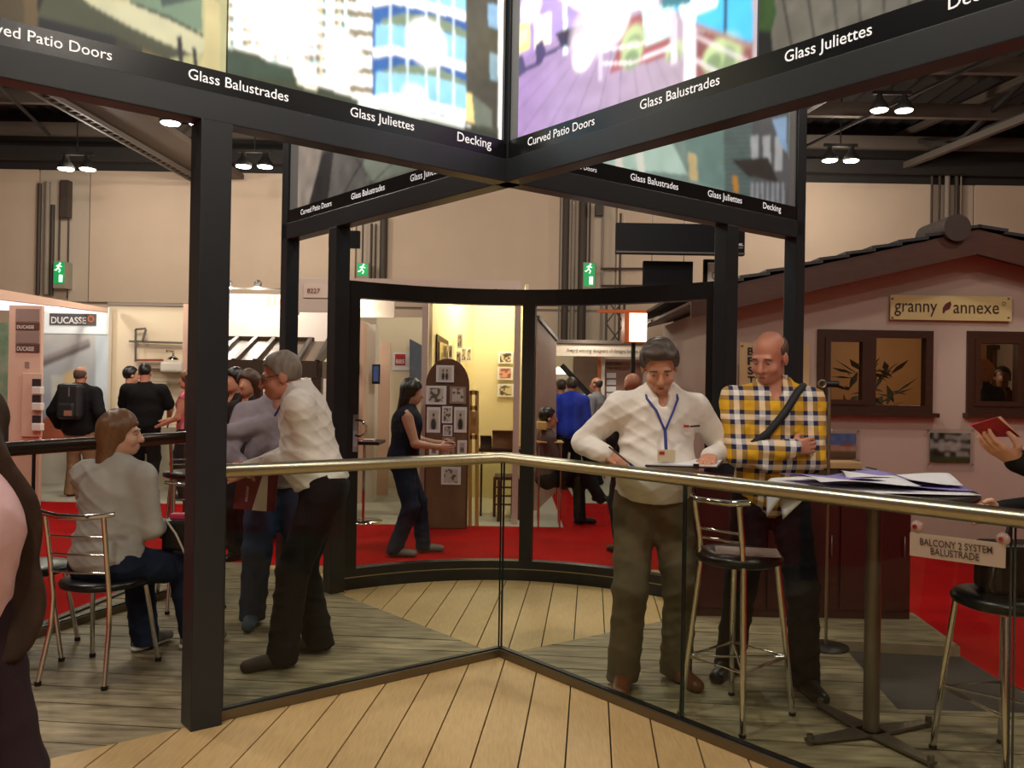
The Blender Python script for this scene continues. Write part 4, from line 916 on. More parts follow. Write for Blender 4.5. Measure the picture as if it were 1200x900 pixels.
# ------------------------------------------------------------------ pinkish cabin (annexe) on the right
YA = 8.9
an = Thing('cabin', 'pinkish rendered cabin with brown gable roof and brown windows at right', 'cabin', (at(1121, 560, YA).x, YA, ZG))
REND = mat('cabin_render', c(190, 170, 158), .8, 0, .03, 2, bump=.05, bscale=120)
xr_ = at(1121, 267, YA).x; xl_ = at(846, 460, YA).x; xe = 2*xr_-xl_
w1 = pxr(957, 387, 1092, 483, YA); w2 = pxr(1132, 389, 1267, 485, YA)
zr = at(1121, 293, YA).z; slope = (at(1121, 293, YA).z-at(880, 347, YA).z)/(at(1121, 293, YA).x-at(880, 347, YA).x)
zu = lambda x: zr-abs(x-xr_)*slope
def facade(b):
    z1, z0 = w1[3], w1[2]
    zc = max(w1[3], w2[3])
    b.box(xl_, YA, ZG, w1[0], YA+.15, zu(xl_)-.02); b.box(w1[1], YA, ZG, w2[0], YA+.15, zc); b.box(w2[1], YA, ZG, xe, YA+.15, zu(xe)-.02)
    b.box(w1[0], YA, ZG, w1[1], YA+.15, w1[2]); b.box(w2[0], YA, ZG, w2[1], YA+.15, w2[2]); b.box(w1[0], YA, w1[3], w1[1], YA+.15, zc+.001); b.box(w2[0], YA, w2[3], w2[1], YA+.15, zc+.001)
    b.slab([(xl_, YA, zu(xl_)-.02), (w1[0], YA, zu(xl_)-.02), (w1[0], YA, zc), (w2[1], YA, zc), (w2[1], YA, zu(xe)-.02), (xe, YA, zu(xe)-.02), (xe, YA, zu(xe)), (xr_, YA, zr), (xl_, YA, zu(xl_))], (0, .15, 0))
an.part('front_wall', REND, facade)
an.part('side_wall', REND, lambda b: b.box(xl_, YA+.15, ZG, xl_+.12, 12.4, zu(xl_))); an.part('side_wall', REND, lambda b: b.box(xe-.12, YA+.15, ZG, xe, 12.4, zu(xe)))
WARMW = mat('cabin_inner_wall', c(186, 138, 92), .6, 0, .06, 3)
an.part('inner_wall', WARMW, lambda b: b.box(xl_+.12, 12.2, ZG, xe-.12, 12.3, 2.6)); an.part('inner_ceiling', WARMW, lambda b: b.box(xl_+.12, YA+.16, 2.35, xe-.12, 12.2, 2.42)); an.part('inner_floor', WARMW, lambda b: b.box(xl_+.12, YA+.16, ZG, xe-.12, 12.2, ZG+.02))
an.part('inner_door_frame', DBROWN, lambda b: b.box(at(1165, 440, 12).x, 12.1, ZG, at(1168, 440, 12).x, 12.2, at(1168, 409, 12).z).box(at(1165, 440, 12).x, 12.1, at(1168, 409, 12).z, at(1200, 440, 12).x, 12.2, at(1168, 409, 12).z+.06))
an.part('lit_door_panel', mat('lit_panel_yellow', c(226, 170, 84), .6, emit=.25), lambda b: b.box(at(1186, 440, 12).x, 12.12, .6, at(1192, 440, 12).x, 12.2, at(1190, 417, 12).z))
lampat(at(1090, 430, 10.5).x, 10.8, 2.15, 16, (1, .8, .52), .1)
# eaves overhang, barge boards, ridge log
TIM = mat('cabin_timber', c(66, 36, 25), .5, 0, .15, 7, (1, 5, 5)); YO = YA-.42
for sg, xend in ((-1, xl_-.42), (1, xe+.42)):
    a = Vector((xr_, YO, zr+.14)); b_ = Vector((xend, YO, zu(xend)+.14))
    dn = Vector((0, 0, -.245))
    an.part('barge_board', TIM, lambda b: b.slab([a+dn, b_+dn, b_, a] if sg > 0 else [b_+dn, a+dn, a, b_], (0, .04, 0)))
    an.part('soffit', TIM, lambda b: b.slab([a+Vector((0, .04, -.1)), b_+Vector((0, .04, -.1)), b_+Vector((0, 4.0, -.1)), a+Vector((0, 4.0, -.1))], (0, 0, .03)))
p = at(1121, 267, YO-.05); rr = at(1137, 267, YO-.05).x-p.x
an.part('ridge_log', mat('log_dark', c(46, 30, 24), .6), lambda b: b.lathe([(rr, 0), (rr, .6)], 24, (p.x, YO-.07, p.z), Matrix.Rotation(-PI/2, 3, 'X')))
SLATE = mat('dark_slate', c(40, 40, 44), .45, 0, .2, 8, objrand=.15)
nC = 11; tile_me = None
Lr = (xr_-(xl_-.45))/math.cos(math.atan(slope)); cw = Lr/nC; sa = math.atan(slope)
for sg in (-1, 1):
    for i in range(nC):
        for j in range(9):
            if tile_me is None:
                b = MB(); b.box(-cw*.56, 0, 0, cw*.56, .43, .03); o = b.build('roof_slate', SLATE, an.o); tile_me = o.data
            else:
                o = bpy.data.objects.new('roof_slate', tile_me); COL.objects.link(o); o.parent = an.o
            o.matrix_parent_inverse = an.inv
            dd = (i+.5)*cw; x = xr_+sg*dd*math.cos(sa); z = zr+.165-dd*math.sin(sa)
            o.matrix_basis = Matrix.Translation((x, YO-.03+j*.44, z)) @ Matrix.Rotation(sg*(sa-.10), 4, 'Y')
# windows
def cabin_window(r, casement_px, label):
    x0, x1, z0, z1 = r; g = .075
    w = an.part('window', DBROWN, lambda b: b.box(x0, YA-.03, z0, x0+g, YA+.08, z1).box(x1-g, YA-.03, z0, x1, YA+.08, z1).box(x0+g, YA-.03, z0, x1-g, YA+.08, z0+g).box(x0+g, YA-.03, z1-g, x1-g, YA+.08, z1))
    def sub(nm, m, fn):
        b = MB(); fn(b); return b.build(nm, m, w)
    sub('window_sill', DBROWN, lambda b: b.box(x0-.03, YA-.10, z0-.045, x1+.04, YA+.02, z0))
    xm = casement_px
    sub('mullion', DBROWN, lambda b: b.box(xm-.045, YA-.035, z0+g, xm+.045, YA+.08, z1-g))
    sub('casement', DBROWN, lambda b: b.box(x0+g, YA-.045, z0+g, x0+g+.055, YA+.05, z1-g).box(xm-.1, YA-.045, z0+g, xm-.045, YA+.05, z1-g).box(x0+g+.055, YA-.045, z0+g, xm-.1, YA+.05, z0+g+.05).box(x0+g+.055, YA-.045, z1-g-.05, xm-.1, YA+.05, z1-g))
    sub('window_pane', DGLASS, lambda b: b.box(x0+g+.055, YA, z0+g+.05, xm-.1, YA+.012, z1-g-.05)); sub('window_pane', DGLASS, lambda b: b.box(xm+.045, YA, z0+g, x1-g, YA+.012, z1-g))
cabin_window(w1, at(1020, 430, YA).x, 'w'); cabin_window(w2, at(1201, 430, YA).x, 'w')
# plaque
t = Thing('name_plaque', 'cream plaque with brown name lettering on the cabin gable', 'sign', (at(1114, 376, YA).x, YA-.05, at(1114, 376, YA).z))
t.pan('plate', mat('plaque_cream', c(214, 196, 140), .35), 1043.5, 346.5, 1186, 375.5, YA-.05, .02, .003)
BRI = mat('plaque_brown_ink', c(62, 34, 30), .5)
t.text('granny', BRI, 1048, 370, 1098, YA-.052, py0=355, bold=.0); t.text('annexe', BRI, 1117, 367, 1170.5, YA-.052, py0=357)
lf = [at(1105 + x, y, YA-.056) for x, y in ((0, 367), (0, 361), (3, 356), (9, 353), (10, 357), (8, 362), (3, 364), (1.5, 367))]
t.part('leaf_emblem', mat('leaf_wine', c(96, 34, 44), .5), lambda b: b.slab(lf[::-1], (0, .003, 0)))
p = at(1176.5, 356, YA-.054); t.part('registered_mark', BRI, lambda b: b.tube([p+Vector((.018*math.cos(a*PI/6), 0, .018*math.sin(a*PI/6))) for a in range(12)], .003, 4, True))
for px, py in ((1046, 350), (1046, 372), (1182, 350), (1182, 372)):
    p = at(px, py, YA-.055); t.part('fixing_stud', GREYM, lambda b: b.ball(p, .012, n=8))
# survey board
t = Thing('notice_board', 'cream notice with bold dark capitals behind the man in the plaid shirt', 'sign', (at(903, 480, YA-.03).x, YA-.03, at(903, 480, YA).z))
t.pan('plate', mat('notice_cream', c(206, 176, 130), .5), 866.5, 402, 948, 480, YA-.03, .02)
for i, wd_ in enumerate(('BOOK', 'FREE', 'SURVEY', 'TODAY')):
    t.text(wd_, INK, 876, 416.5+i*11.2, 876+len(wd_)*9.4, YA-.032, py0=407+i*11.2, bold=.03)
p = at(870, 405, YA-.04); t.part('fixing_stud', GREYM, lambda b: b.ball(p, .012, n=8))
t = Thing('picture', 'small wood framed picture low on the cabin wall beside the back right post', 'picture', (at(858, 452, YA-.03).x, YA-.03, at(858, 452, YA).z))
t.pan('frame', mat('light_wood_frame', c(130, 92, 56), .5), 845, 425, 863, 452, YA-.03, .03); t.pan('sheet', PAPER, 846, 428, 860, 449, YA-.034, .004)
# acrylic picture holders under the windows
ACR = glassmat('acrylic', (.94, .94, .94, 1), 1.3)
for (r, lb, sd) in (((950, 503, 1008, 548), 'picture of a house under blue sky partly hidden by the plaid shirt man', 1), ((1086, 502.5, 1142, 553), 'acrylic mounted garden picture on the cabin wall under the windows', 2)):
    x0, x1, z0, z1 = pxr(*r, YA-.03); t = Thing('mounted_picture', lb, 'picture', ((x0+x1)/2, YA-.03, z0), 'acrylic mounted pictures on the cabin wall')
    t.part('acrylic_plate', ACR, lambda b: b.box(x0, YA-.035, z0, x1, YA-.027, z1))
    s = pprint(r[0]+4, r[1]+5, r[2]-5, r[3]-11, YA-.02, 50, 36, c(120, 120, 110))
    v = s.v/s.H; u = s.u/s.L
    if sd == 1:
        s.C[:] = c(86, 108, 160)[:3]; s.C[v < .55] = c(176, 140, 120)[:3]; s.C[v < .28] = c(98, 84, 60)[:3]; s.poly([(.1*s.L, .2*s.H), (.2*s.L, .2*s.H), (.3*s.L, .75*s.H), (.1*s.L, .7*s.H)], c(40, 36, 40), 1, False); s.poly([(.6*s.L, .5*s.H), (.8*s.L, .66*s.H), (.98*s.L, .5*s.H)], c(150, 96, 80), 1, False)
    else:
        s.C[:] = c(70, 74, 60)[:3]; n = vnoise(u, v, 7, 3); s.C[n > .55] = c(150, 150, 146)[:3]; s.C[(n < .3)] = c(36, 40, 34)[:3]; s.C[v < .22] = c(62, 76, 40)[:3]; s.poly([(.25*s.L, .4*s.H), (.75*s.L, .4*s.H), (.75*s.L, .62*s.H), (.5*s.L, .74*s.H), (.25*s.L, .62*s.H)], c(176, 172, 166), .8, False)
    s.mottle(.25, 20, 7); t.pr('picture_sheet', printmat('print_flat', 0), s)
    for px, py in ((r[0]+2, r[1]+2), (r[2]-2, r[1]+2), (r[0]+2, r[3]-9), (r[2]-2, r[3]-9)):
        p = at(px, py, YA-.04); t.part('fixing_stud', GREYM, lambda b: b.ball(p, .01, n=8))
# plant just inside the left cabin window
pl = Thing('indoor_plant', 'grey green feathery plant inside the left cabin window', 'plant', (at(1022, 480, 9.7).x, 9.7, ZG+.02))
LEAF = mat('grey_green_leaf', c(120, 116, 88), .7); x = at(1022, 480, 9.7).x
pl.part('pot', mat('pot_grey', c(110, 100, 92), .6), lambda b: b.lathe([(.12, ZG+.02), (.17, .35), (.18, .36)], 16, (x, 9.7, 0)))
pl.part('stem', LEAF, lambda b: b.tube([(x, 9.7, .3), (x, 9.7, .9), (x+.05, 9.7, 1.35)], .015, 6))
for k in range(90):
    a = random.uniform(0, 2*PI); h = random.uniform(1.0, 1.75); L_ = random.uniform(.15, .34); q = Vector((x+random.uniform(-.32, .28), 9.7+random.uniform(-.1, .1), h)); e = q+Vector((math.cos(a)*L_, math.sin(a)*L_*.6, random.uniform(-.05, .22))); sd_ = Vector((-math.sin(a), math.cos(a), .3))*.036
    pl.part('leaf', LEAF, lambda b: b.add([q, q.lerp(e, .5)+sd_, e, q.lerp(e, .5)-sd_, q.lerp(e, .5)+Vector((0, 0, .012))], [(0, 1, 4), (1, 2, 4), (2, 3, 4), (3, 0, 4)]))
# ------------------------------------------------------------------ furniture on the deck
def copy_tree(o, parent=None):
    q = o.copy(); COL.objects.link(q); q.parent = parent
    for ch in [x for x in bpy.data.objects if x.parent == o]: copy_tree(ch, q)
    return q
SEATP = [(.0, .0), (.17, .0), (.205, .012), (.21, .03), (.195, .045), (.12, .05), (0.001, .048)]
def chrome_chair(label, loc, a):
    t = empty('chrome_chair', loc, a, label, 'chair', 'chrome chairs with black seats')
    def P(n, m, fn): b = MB(); fn(b); return b.build(n, m, t)
    P('seat', BLACKV, lambda b: b.lathe([(.001, .44)]+[(r, .44+z) for r, z in SEATP[1:]], 28))
    for s_ in (-1, 1):
        P('front_leg', CHROME, lambda b: b.tube([(s_*.15, .13, .44), (s_*.19, .2, 0.012)], .0125, 10)); P('rubber_foot', BLACKP, lambda b: b.lathe([(.016, 0), (.016, .02)], 10, (s_*.19, .2, 0)))
        P('back_leg', CHROME, lambda b: b.tube([(s_*.175, -.25, .012), (s_*.155, -.19, .28), (s_*.15, -.185, .42), (s_*.15, -.21, .6), (s_*.155, -.25, .83)], .0125, 10)); P('rubber_foot', BLACKP, lambda b: b.lathe([(.016, 0), (.016, .02)], 10, (s_*.175, -.25, 0)))
    P('top_rail', CHROME, lambda b: b.tube([(-.2, -.225, .845), (-.15, -.25, .838), (-.07, -.27, .83), (.07, -.27, .83), (.15, -.25, .838), (.2, -.225, .845)], [.012, .015, .016, .016, .015, .012], 10))
    for z in (.55, .64, .73): P('back_bar', CHROME, lambda b: b.tube([(-.15, -.205-(z-.55)*.15, z), (0, -.225-(z-.55)*.15, z), (.15, -.205-(z-.55)*.15, z)], .006, 8))
    return t
def bar_stool(label, loc, a, back=True, h=.72):
    t = empty('bar_stool', loc, a, label, 'bar stool', 'chrome bar stools with black seats')
    def P(n, m, fn): b = MB(); fn(b); return b.build(n, m, t)
    P('seat', BLACKV, lambda b: b.lathe([(.001, h-.02)]+[(r*.95, h-.02+z*1.2) for r, z in SEATP[1:]], 28))
    F_ = [(-.165, -.20), (.165, -.20), (-.165, .20), (.165, .20)]
    for (x, y) in F_:
        pts = [(x, y, 0.01), (x*.88, y*.86, .3), (x*.7, y*.68, h-.02)]
        if y < 0 and back: pts += [(x*.68, y*.72, h+.1), (x*.72, y*.9, h+.27)]
        P('leg', CHROME, lambda b: b.tube(pts, .0135, 10)); P('rubber_foot', BLACKP, lambda b: b.lathe([(.016, 0), (.016, .015)], 10, (x, y, 0)))
    k = .9
    P('foot_ring', CHROME, lambda b: b.tube([(F_[0][0]*k, F_[0][1]*k, .27), (F_[1][0]*k, F_[1][1]*k, .27), (F_[3][0]*k, F_[3][1]*k, .27), (F_[2][0]*k, F_[2][1]*k, .27)], .008, 8, True))
    for s_ in (-1, 1): P('foot_brace', CHROME, lambda b: b.tube([(-.148*s_, -.18, .27), (.148*s_, .18, .27)], .006, 8))
    if back:
        P('back_rail', CHROME, lambda b: b.tube([(-.155, -.15, h+.285), (-.08, -.2, h+.278), (.08, -.2, h+.278), (.155, -.15, h+.285)], .014, 10)); 
        for z in (.1, .14): P('back_bar', CHROME, lambda b: b.tube([(-.112, -.144, h+z), (.112, -.144, h+z)], .006, 8))
    return t
g1, g2, g3, g4 = ground(63, 801), ground(125, 804), ground(183, 771), ground(104, 772)
cc = (g1+g2+g3+g4)/4
wch = chrome_chair('chrome chair with three back bars under the seated woman', (cc.x, cc.y, 0), math.atan2(g2.y-g1.y, g2.x-g1.x)-.05)
p = ground(44, 668, .47); chrome_chair('chrome chair with black seat at the left edge left of the seated woman', (p.x-.08, p.y+.08, 0), -1.3)
p = ground(213, 715); chrome_chair('chrome chair with black seat just behind the front left post', (p.x-.02, p.y+.2, 0), .5)
p = ground(205, 672); bar_stool('chrome bar stool with black seat farthest back left of the front post', (p.x+.0, p.y+.25, 0), .25, True, .74)
s1, s2, s3 = ground(797, 836), ground(851, 856), ground(922, 834)
sc_ = ((s1+s3)/2+s2*0); bar_stool('chrome bar stool with back rail between the writing man and the plaid shirt man', (sc_.x+.005, sc_.y-.03, 0), math.atan2(s2.y-s1.y, s2.x-s1.x), True, .72)
STOOL_C = sc_
bar_stool('tall black seated stool with a bag on it at the right edge', (2.0, 3.44, 0), .2, False, .66)
# leaflets lying on the middle stool
for k, (lb, m_) in enumerate((('maroon leaflet lying on the stool seat between the men', MAROON), ('pale leaflet lying on the stool seat between the men', GREYP))):
    b = MB(); M = Matrix.Translation((STOOL_C.x-.03+k*.06, STOOL_C.y-.02-k*.05, .752+k*.006)) @ Matrix.Rotation(.3-k*.5, 4, 'Z'); b.box(-.14, -.1, 0, .14, .1, .005, M)
    tag(b.build('leaflet', m_), lb, 'leaflet', 'leaflets on the stool')
# pedestal table
pb = ground(1022, 868); TT = Vector((pb.x+.02, pb.y+.06, 0))
TG = mat('satin_grey_steel', c(120, 112, 102), .35, .8)
t = Thing('pedestal_table', 'high round pedestal table with thick steel column behind the right handrail', 'table', TT)
t.part('column', TG, lambda b: b.tube([TT+Vector((0, 0, .02)), TT+Vector((0, 0, 1.05))], .034, 18))
t.part('table_top', mat('table_top_dark', c(48, 42, 40), .35), lambda b: b.lathe([(.40, 1.05), (.41, 1.06), (.41, 1.07), (.40, 1.08)], 40, TT))
for k in range(4):
    a = .35+k*PI/2; d = Vector((math.cos(a), math.sin(a), 0)); n = Vector((-d.y, d.x, 0))
    t.part('base_foot', TG, lambda b: b.slab([TT+n*.05+Vector((0, 0, .012)), TT-n*.05+Vector((0, 0, .012)), TT+d*.34-n*.018+Vector((0, 0, .012)), TT+d*.34+n*.018+Vector((0, 0, .012))][::-1], (0, 0, .012)))
    t.part('glide', TG, lambda b: b.lathe([(.014, 0), (.014, .045)], 10, TT+d*.325))
# papers on the table
def sheet_mesh(label, ctr, w, d, a, m, hang=None, z=1.083, curl=.0, name='paper_sheet', grp='loose papers on the high table'):
    n = 14; v = []; f = []
    R_ = rz(a)
    for j in range(n+1):
        for i in range(n+1):
            x, y = (i/n-.5)*w, (j/n-.5)*d; p = R_ @ Vector((x, y, 0)); zz = z+curl*math.sin(i/n*5+j/n*3)*.5+curl*.5
            q = Vector((ctr[0]+p.x, ctr[1]+p.y, zz))
            if hang is not None:
                e = (q.to_2d()-Vector(hang[0])).dot(Vector(hang[1]).normalized())
                if e > 0:                       # beyond the table edge the sheet bends down
                    nn = Vector(hang[1]).normalized(); th = min(e/.03, 1.45); rr = .03
                    k_ = rr*math.sin(th)+max(0, e-rr*1.45)*math.cos(1.45); dz = rr*(1-math.cos(th))+max(0, e-rr*1.45)*math.sin(1.45)
                    q = Vector((q.x-nn.x*(e-k_), q.y-nn.y*(e-k_), q.z-dz))
            v.append(q)
    for j in range(n):
        for i in range(n): f.append((j*(n+1)+i, j*(n+1)+i+1, (j+1)*(n+1)+i+1, (j+1)*(n+1)+i))
    b = MB(); b.add(v, f, True); o = b.build(name, m); so = o.modifiers.new('thick', 'SOLIDIFY'); so.thickness = .0012; so.offset = 1
    return tag(o, label, 'paper', grp)
ndl = Vector((-.8, -.6)); e0 = (TT.x+ndl.x*.36, TT.y+ndl.y*.36)
sheet_mesh('white sheet hanging over the left edge of the high table as a corner', (TT.x-.22, TT.y-.02), .42, .42, .75, PAPER, (( TT.x-.33, TT.y-.12), (-1, -.15)), 1.083)
sheet_mesh('white sheet nearest the plaid shirt man with a second hanging corner', (TT.x-.30, TT.y+.14), .42, .3, .5, PAPER, ((TT.x-.38, TT.y), (-1, .05)), 1.086)
for k, (dx, dy, w, d, a, m_, cu, lb) in enumerate(((.02, -.1, .55, .42, .1, PAPER, .006, 'big white sheet lying flat under the lavender ones'), (.05, .02, .6, .38, -.12, LAV, .02, 'lavender folded sheet in the middle of the high table'),
     (-.08, .05, .5, .36, .25, LAV, .03, 'lavender creased sheet at the left of the paper pile'), (.14, .08, .46, .34, -.3, PAPER, .022, 'white sheet on top at the right of the paper pile'), (-.12, -.12, .4, .28, -.05, PAPER, .014, 'white sheet at the near left of the paper pile'))):
    sheet_mesh(lb, (TT.x+dx, TT.y+dy), w, d, a, m_, None, 1.086+k*.008, cu)
# clipboard resting on the handrail
cp0, cp1 = at(758, 550, 4.12), at(857, 548, 3.98); mid = (cp0+cp1)/2; ang = math.atan2(cp1.y-cp0.y, cp1.x-cp0.x)
zc_ = 1.133; M = Matrix.Translation((mid.x, mid.y+.09, zc_)) @ Matrix.Rotation(ang, 4, 'Z') @ Matrix.Rotation(.06, 4, 'X') @ Matrix.Rotation(-.02, 4, 'Y')
t = empty('clipboard', (mid.x, mid.y+.09, zc_), 0, 'black clipboard with white form lying on the handrail', 'clipboard'); iv = Matrix.Translation((-mid.x, -mid.y-.09, -zc_))
for nm, m_, r in (('board', BLACKP, (-.17, -.115, 0, .17, .115, .006)), ('form_sheet', PAPER, (-.155, -.105, .006, .165, .11, .012)), ('clip', GREYM, (-.168, -.045, .012, -.14, .045, .026)), ('side_clip', BLACKP, (.06, -.118, .004, .085, -.1, .018))):
    b = MB(); b.box(*r, M); o = b.build(nm, m_, t); o.matrix_parent_inverse = iv
# maroon counter behind the plaid shirt man
gl, gr = ground(812, 722), ground(1067, 726); YC = gr.y
t = Thing('counter_cabinet', 'dark maroon counter cabinet behind the plaid shirt man', 'cabinet', ((gl.x+gr.x)/2, YC, 0))
XL, XR, HZ = at(812, 650, YC).x, at(1067, 660, YC).x, .9
t.part('body', MAROON, lambda b: b.box(XL, YC, 0, XR, YC+.3, HZ), .004); t.part('worktop', MAROON, lambda b: b.box(XL-.02, YC-.02, HZ, XR+.02, YC+.32, HZ+.03), .004)
for i in range(3):
    x0 = XL+(XR-XL)*i/3; x1 = XL+(XR-XL)*(i+1)/3
    dd = t.part('door', MAROON, lambda b: b.box(x0+.01, YC-.018, .06, x1-.01, YC-.001, HZ-.03), .003)
    b = MB(); b.tube([(x1-.05, YC-.02, .55), (x1-.06, YC-.045, .52), (x1-.06, YC-.045, .44), (x1-.05, YC-.02, .41)], .005, 6); b.build('handle', GREYM, dd)
def on_counter(name, label, cat, px0, py0, px1, m_, d=.12, yy=.08):
    Yq = YC+yy; x0, x1, _, z1 = pxr(px0, py0, px1, 580, Yq); o = Thing(name, label, cat, ((x0+x1)/2, Yq, HZ+.03))
    return o, x0, x1, z1, Yq
o, x0, x1, z1, Yq = on_counter('sample_block', 'grey steel sample bracket with pale wood slab on the counter', 'sample', 950, 541, 1008, GREYM)
o.part('bracket', mat('bracket_grey', c(90, 88, 86), .4, .6), lambda b: b.box(x0+.05, Yq, HZ+.03, x0+.2, Yq+.1, z1-.045).box(x1-.14, Yq, HZ+.03, x1-.03, Yq+.1, z1-.045)); o.part('wood_slab', mat('pale_sample_wood', c(190, 158, 112), .5, 0, .1, 10), lambda b: b.box(x0, Yq-.03, z1-.045, x1, Yq+.14, z1), .006)
o, x0, x1, z1, Yq = on_counter('sample_block', 'pale grey sample block right of the wood slab on the counter', 'sample', 1012, 550, 1025, GREYM)
o.part('block', mat('pale_grey_block', c(150, 150, 146), .5), lambda b: b.box(x0, Yq, HZ+.03, x1, Yq+.12, z1), .006); o.part('cap', BLACKP, lambda b: b.box(x1-.01, Yq-.005, HZ+.03, x1+.012, Yq+.125, z1+.005))
# black pole banner stand beside the plaid man
t = Thing('pole_stand', 'slim steel pole with ring clamp just right of the plaid shirt man', 'pole', (at(971, 560, 5.0).x, 5.0, 0)); x = at(971.5, 500, 5.0).x; zt = at(971, 450, 5.0).z
t.part('pole', STEEL, lambda b: b.tube([(x, 5, .01), (x, 5, zt)], .009, 10)); t.part('foot', BLACKP, lambda b: b.lathe([(.13, 0), (.13, .012), (.02, .02)], 20, (x, 5, 0))); t.part('head_clamp', BLACKP, lambda b: b.tube([(x-.03, 5, zt), (x+.05, 5, zt)], .02, 10)); t.part('ring', STEEL, lambda b: b.tube([(x-.05+.022*math.cos(a*PI/6), 4.98, zt+.022*math.sin(a*PI/6)) for a in range(12)], .005, 6, True))
# round desk mirror/lamp on the counter left
t = Thing('desk_lamp', 'small white disc desk lamp left of the plaid shirt man', 'lamp', (at(856, 540, YC+.2).x, YC+.2, HZ+.03)); p = at(856, 524, YC+.2)
t.part('disc', mat('disc_white', c(176, 176, 174), .5), lambda b: b.lathe([(.034, -.008), (.036, 0), (.034, .008)], 20, p, Matrix.Rotation(PI/2, 3, 'X'))); t.part('stem', CHROME, lambda b: b.tube([p-Vector((0, 0, .034)), p-Vector((.0, 0, .06)), (p.x-.05, p.y, p.z-.07), (p.x-.05, p.y, HZ+.035)], .005, 6)); t.part('base', CHROME, lambda b: b.lathe([(.05, HZ+.03), (.05, HZ+.04), (.01, HZ+.05)], 16, (p.x-.05, p.y, 0)))
# system name plate on the glass
nS = arm_n('SE'); dS = DIR['SE']
a0, a1 = tpx('SE', 1069, .02), tpx('SE', 1181, .02)
def zat(px, py, off=.02):
    q = arm('SE', tpx('SE', px, off), 0, off); return at(px, py, q.y).z
zt0, zb0 = zat(1070, 624), zat(1070, 651); zt1, zb1 = zat(1180, 637), zat(1180, 666)
P00, P01, P10, P11 = arm('SE', a0, zb0, .015), arm('SE', a0, zt0, .015), arm('SE', a1, zb1, .015), arm('SE', a1, zt1, .015)
t = Thing('name_plate', 'clear plate lettered with the balustrade system name hung on the right glass', 'sign', (P00+P10)/2)
t.part('plate', mat('plate_greybeige', c(176, 158, 140), .4), lambda b: b.slab([P00, P10, P11, P01], nS*.006))
ed = (P10-P00).normalized(); INK2 = mat('plate_ink', c(66, 46, 40), .6); upv = (P01-P00).normalized()
for body, f0, f1, v0, hh in (('BALCONY 2 SYSTEM', .12, .88, .52, .3), ('BALUSTRADE', .24, .75, .16, .3)):
    text('lettering', body, INK2, P00+(P10-P00)*f0+(P01-P00)*v0+nS*.008, ed, (P10-P00).length*(f1-f0), (P01-P00).length*hh, up=upv, parent=t.o, depth=.002, inv=t.inv, bold=.012)
for px, py in ((1076, 617), (1177, 632)):
    p = arm('SE', tpx('SE', px, .02), zat(px, py), .012); q = nS
    Mq = frame(p, Vector((dS.x, dS.y, 0)), Vector((0, 0, 1)), q)
    b = MB(); b.lathe([(.022, 0), (.02, .006), (.012, .012)], 20, (0, 0, 0), Mq.to_3x3()); o = b.build('suction_pad', mat('pad_red_clear', c(172, 146, 138), .15), t.o); o.matrix_parent_inverse = t.inv @ Matrix.Translation(p); 
    b = MB(); b.lathe([(.008, .012), (.008, .02)], 12, (0, 0, 0), Mq.to_3x3()); o = b.build('pad_knob', CHROME, t.o); o.matrix_parent_inverse = t.inv @ Matrix.Translation(p)
# bag on the right stool
BAGM = mat('dark_brown_leather', c(40, 24, 20), .45, bump=.1, bscale=80)
t = Thing('handbag', 'dark brown leather bag with curved handle on the right edge stool', 'bag', (2.03, 3.44, .70))
t.part('body', BAGM, lambda b: b.prism([(1.92, 3.36), (2.2, 3.36), (2.22, 3.44), (2.2, 3.54), (1.92, 3.54), (1.9, 3.44)], .702, .9), .02); t.part('handle', BAGM, lambda b: b.tube([(1.93, 3.39, .88), (1.90, 3.34, .83), (1.87, 3.31, .76), (1.9, 3.34, .72)], .01, 8)); t.part('handle', BAGM, lambda b: b.tube([(2.0, 3.44, .9), (2.02, 3.44, 1.0), (2.12, 3.44, 1.0), (2.14, 3.44, .9)], .01, 8))
# folding chair with wooden seat behind the door glass
t = Thing('folding_chair', 'pale wooden folding chair seen through the glass just right of the door mullion', 'chair', (at(645, 560, 9.6).x, 9.6, ZG)); LW = mat('pale_wood', c(206, 172, 104), .5)
x0, x1 = at(629, 520, 9.5).x, at(660, 520, 9.5).x; zs = at(645, 517, 9.5).z
t.part('seat', LW, lambda b: b.box(x0, 9.4, zs-.015, x1, 9.75, zs), .005); t.part('back_slat', LW, lambda b: b.box(x0, 9.36, at(633, 503, 9.5).z, x0+.1, 9.75, at(633, 494, 9.5).z), .005)
for x in (x0+.03, x1-.03):
    for y in (9.42, 9.72): t.part('leg', CHROME, lambda b: b.tube([(x, y, ZG), (x, y, zs-.015)], .01, 8))
t.part('back_post', CHROME, lambda b: b.tube([(x0+.05, 9.42, zs), (x0+.02, 9.4, at(633, 494, 9.5).z)], .01, 8)); t.part('back_post', CHROME, lambda b: b.tube([(x0+.05, 9.72, zs), (x0+.02, 9.72, at(633, 494, 9.5).z)], .01, 8))
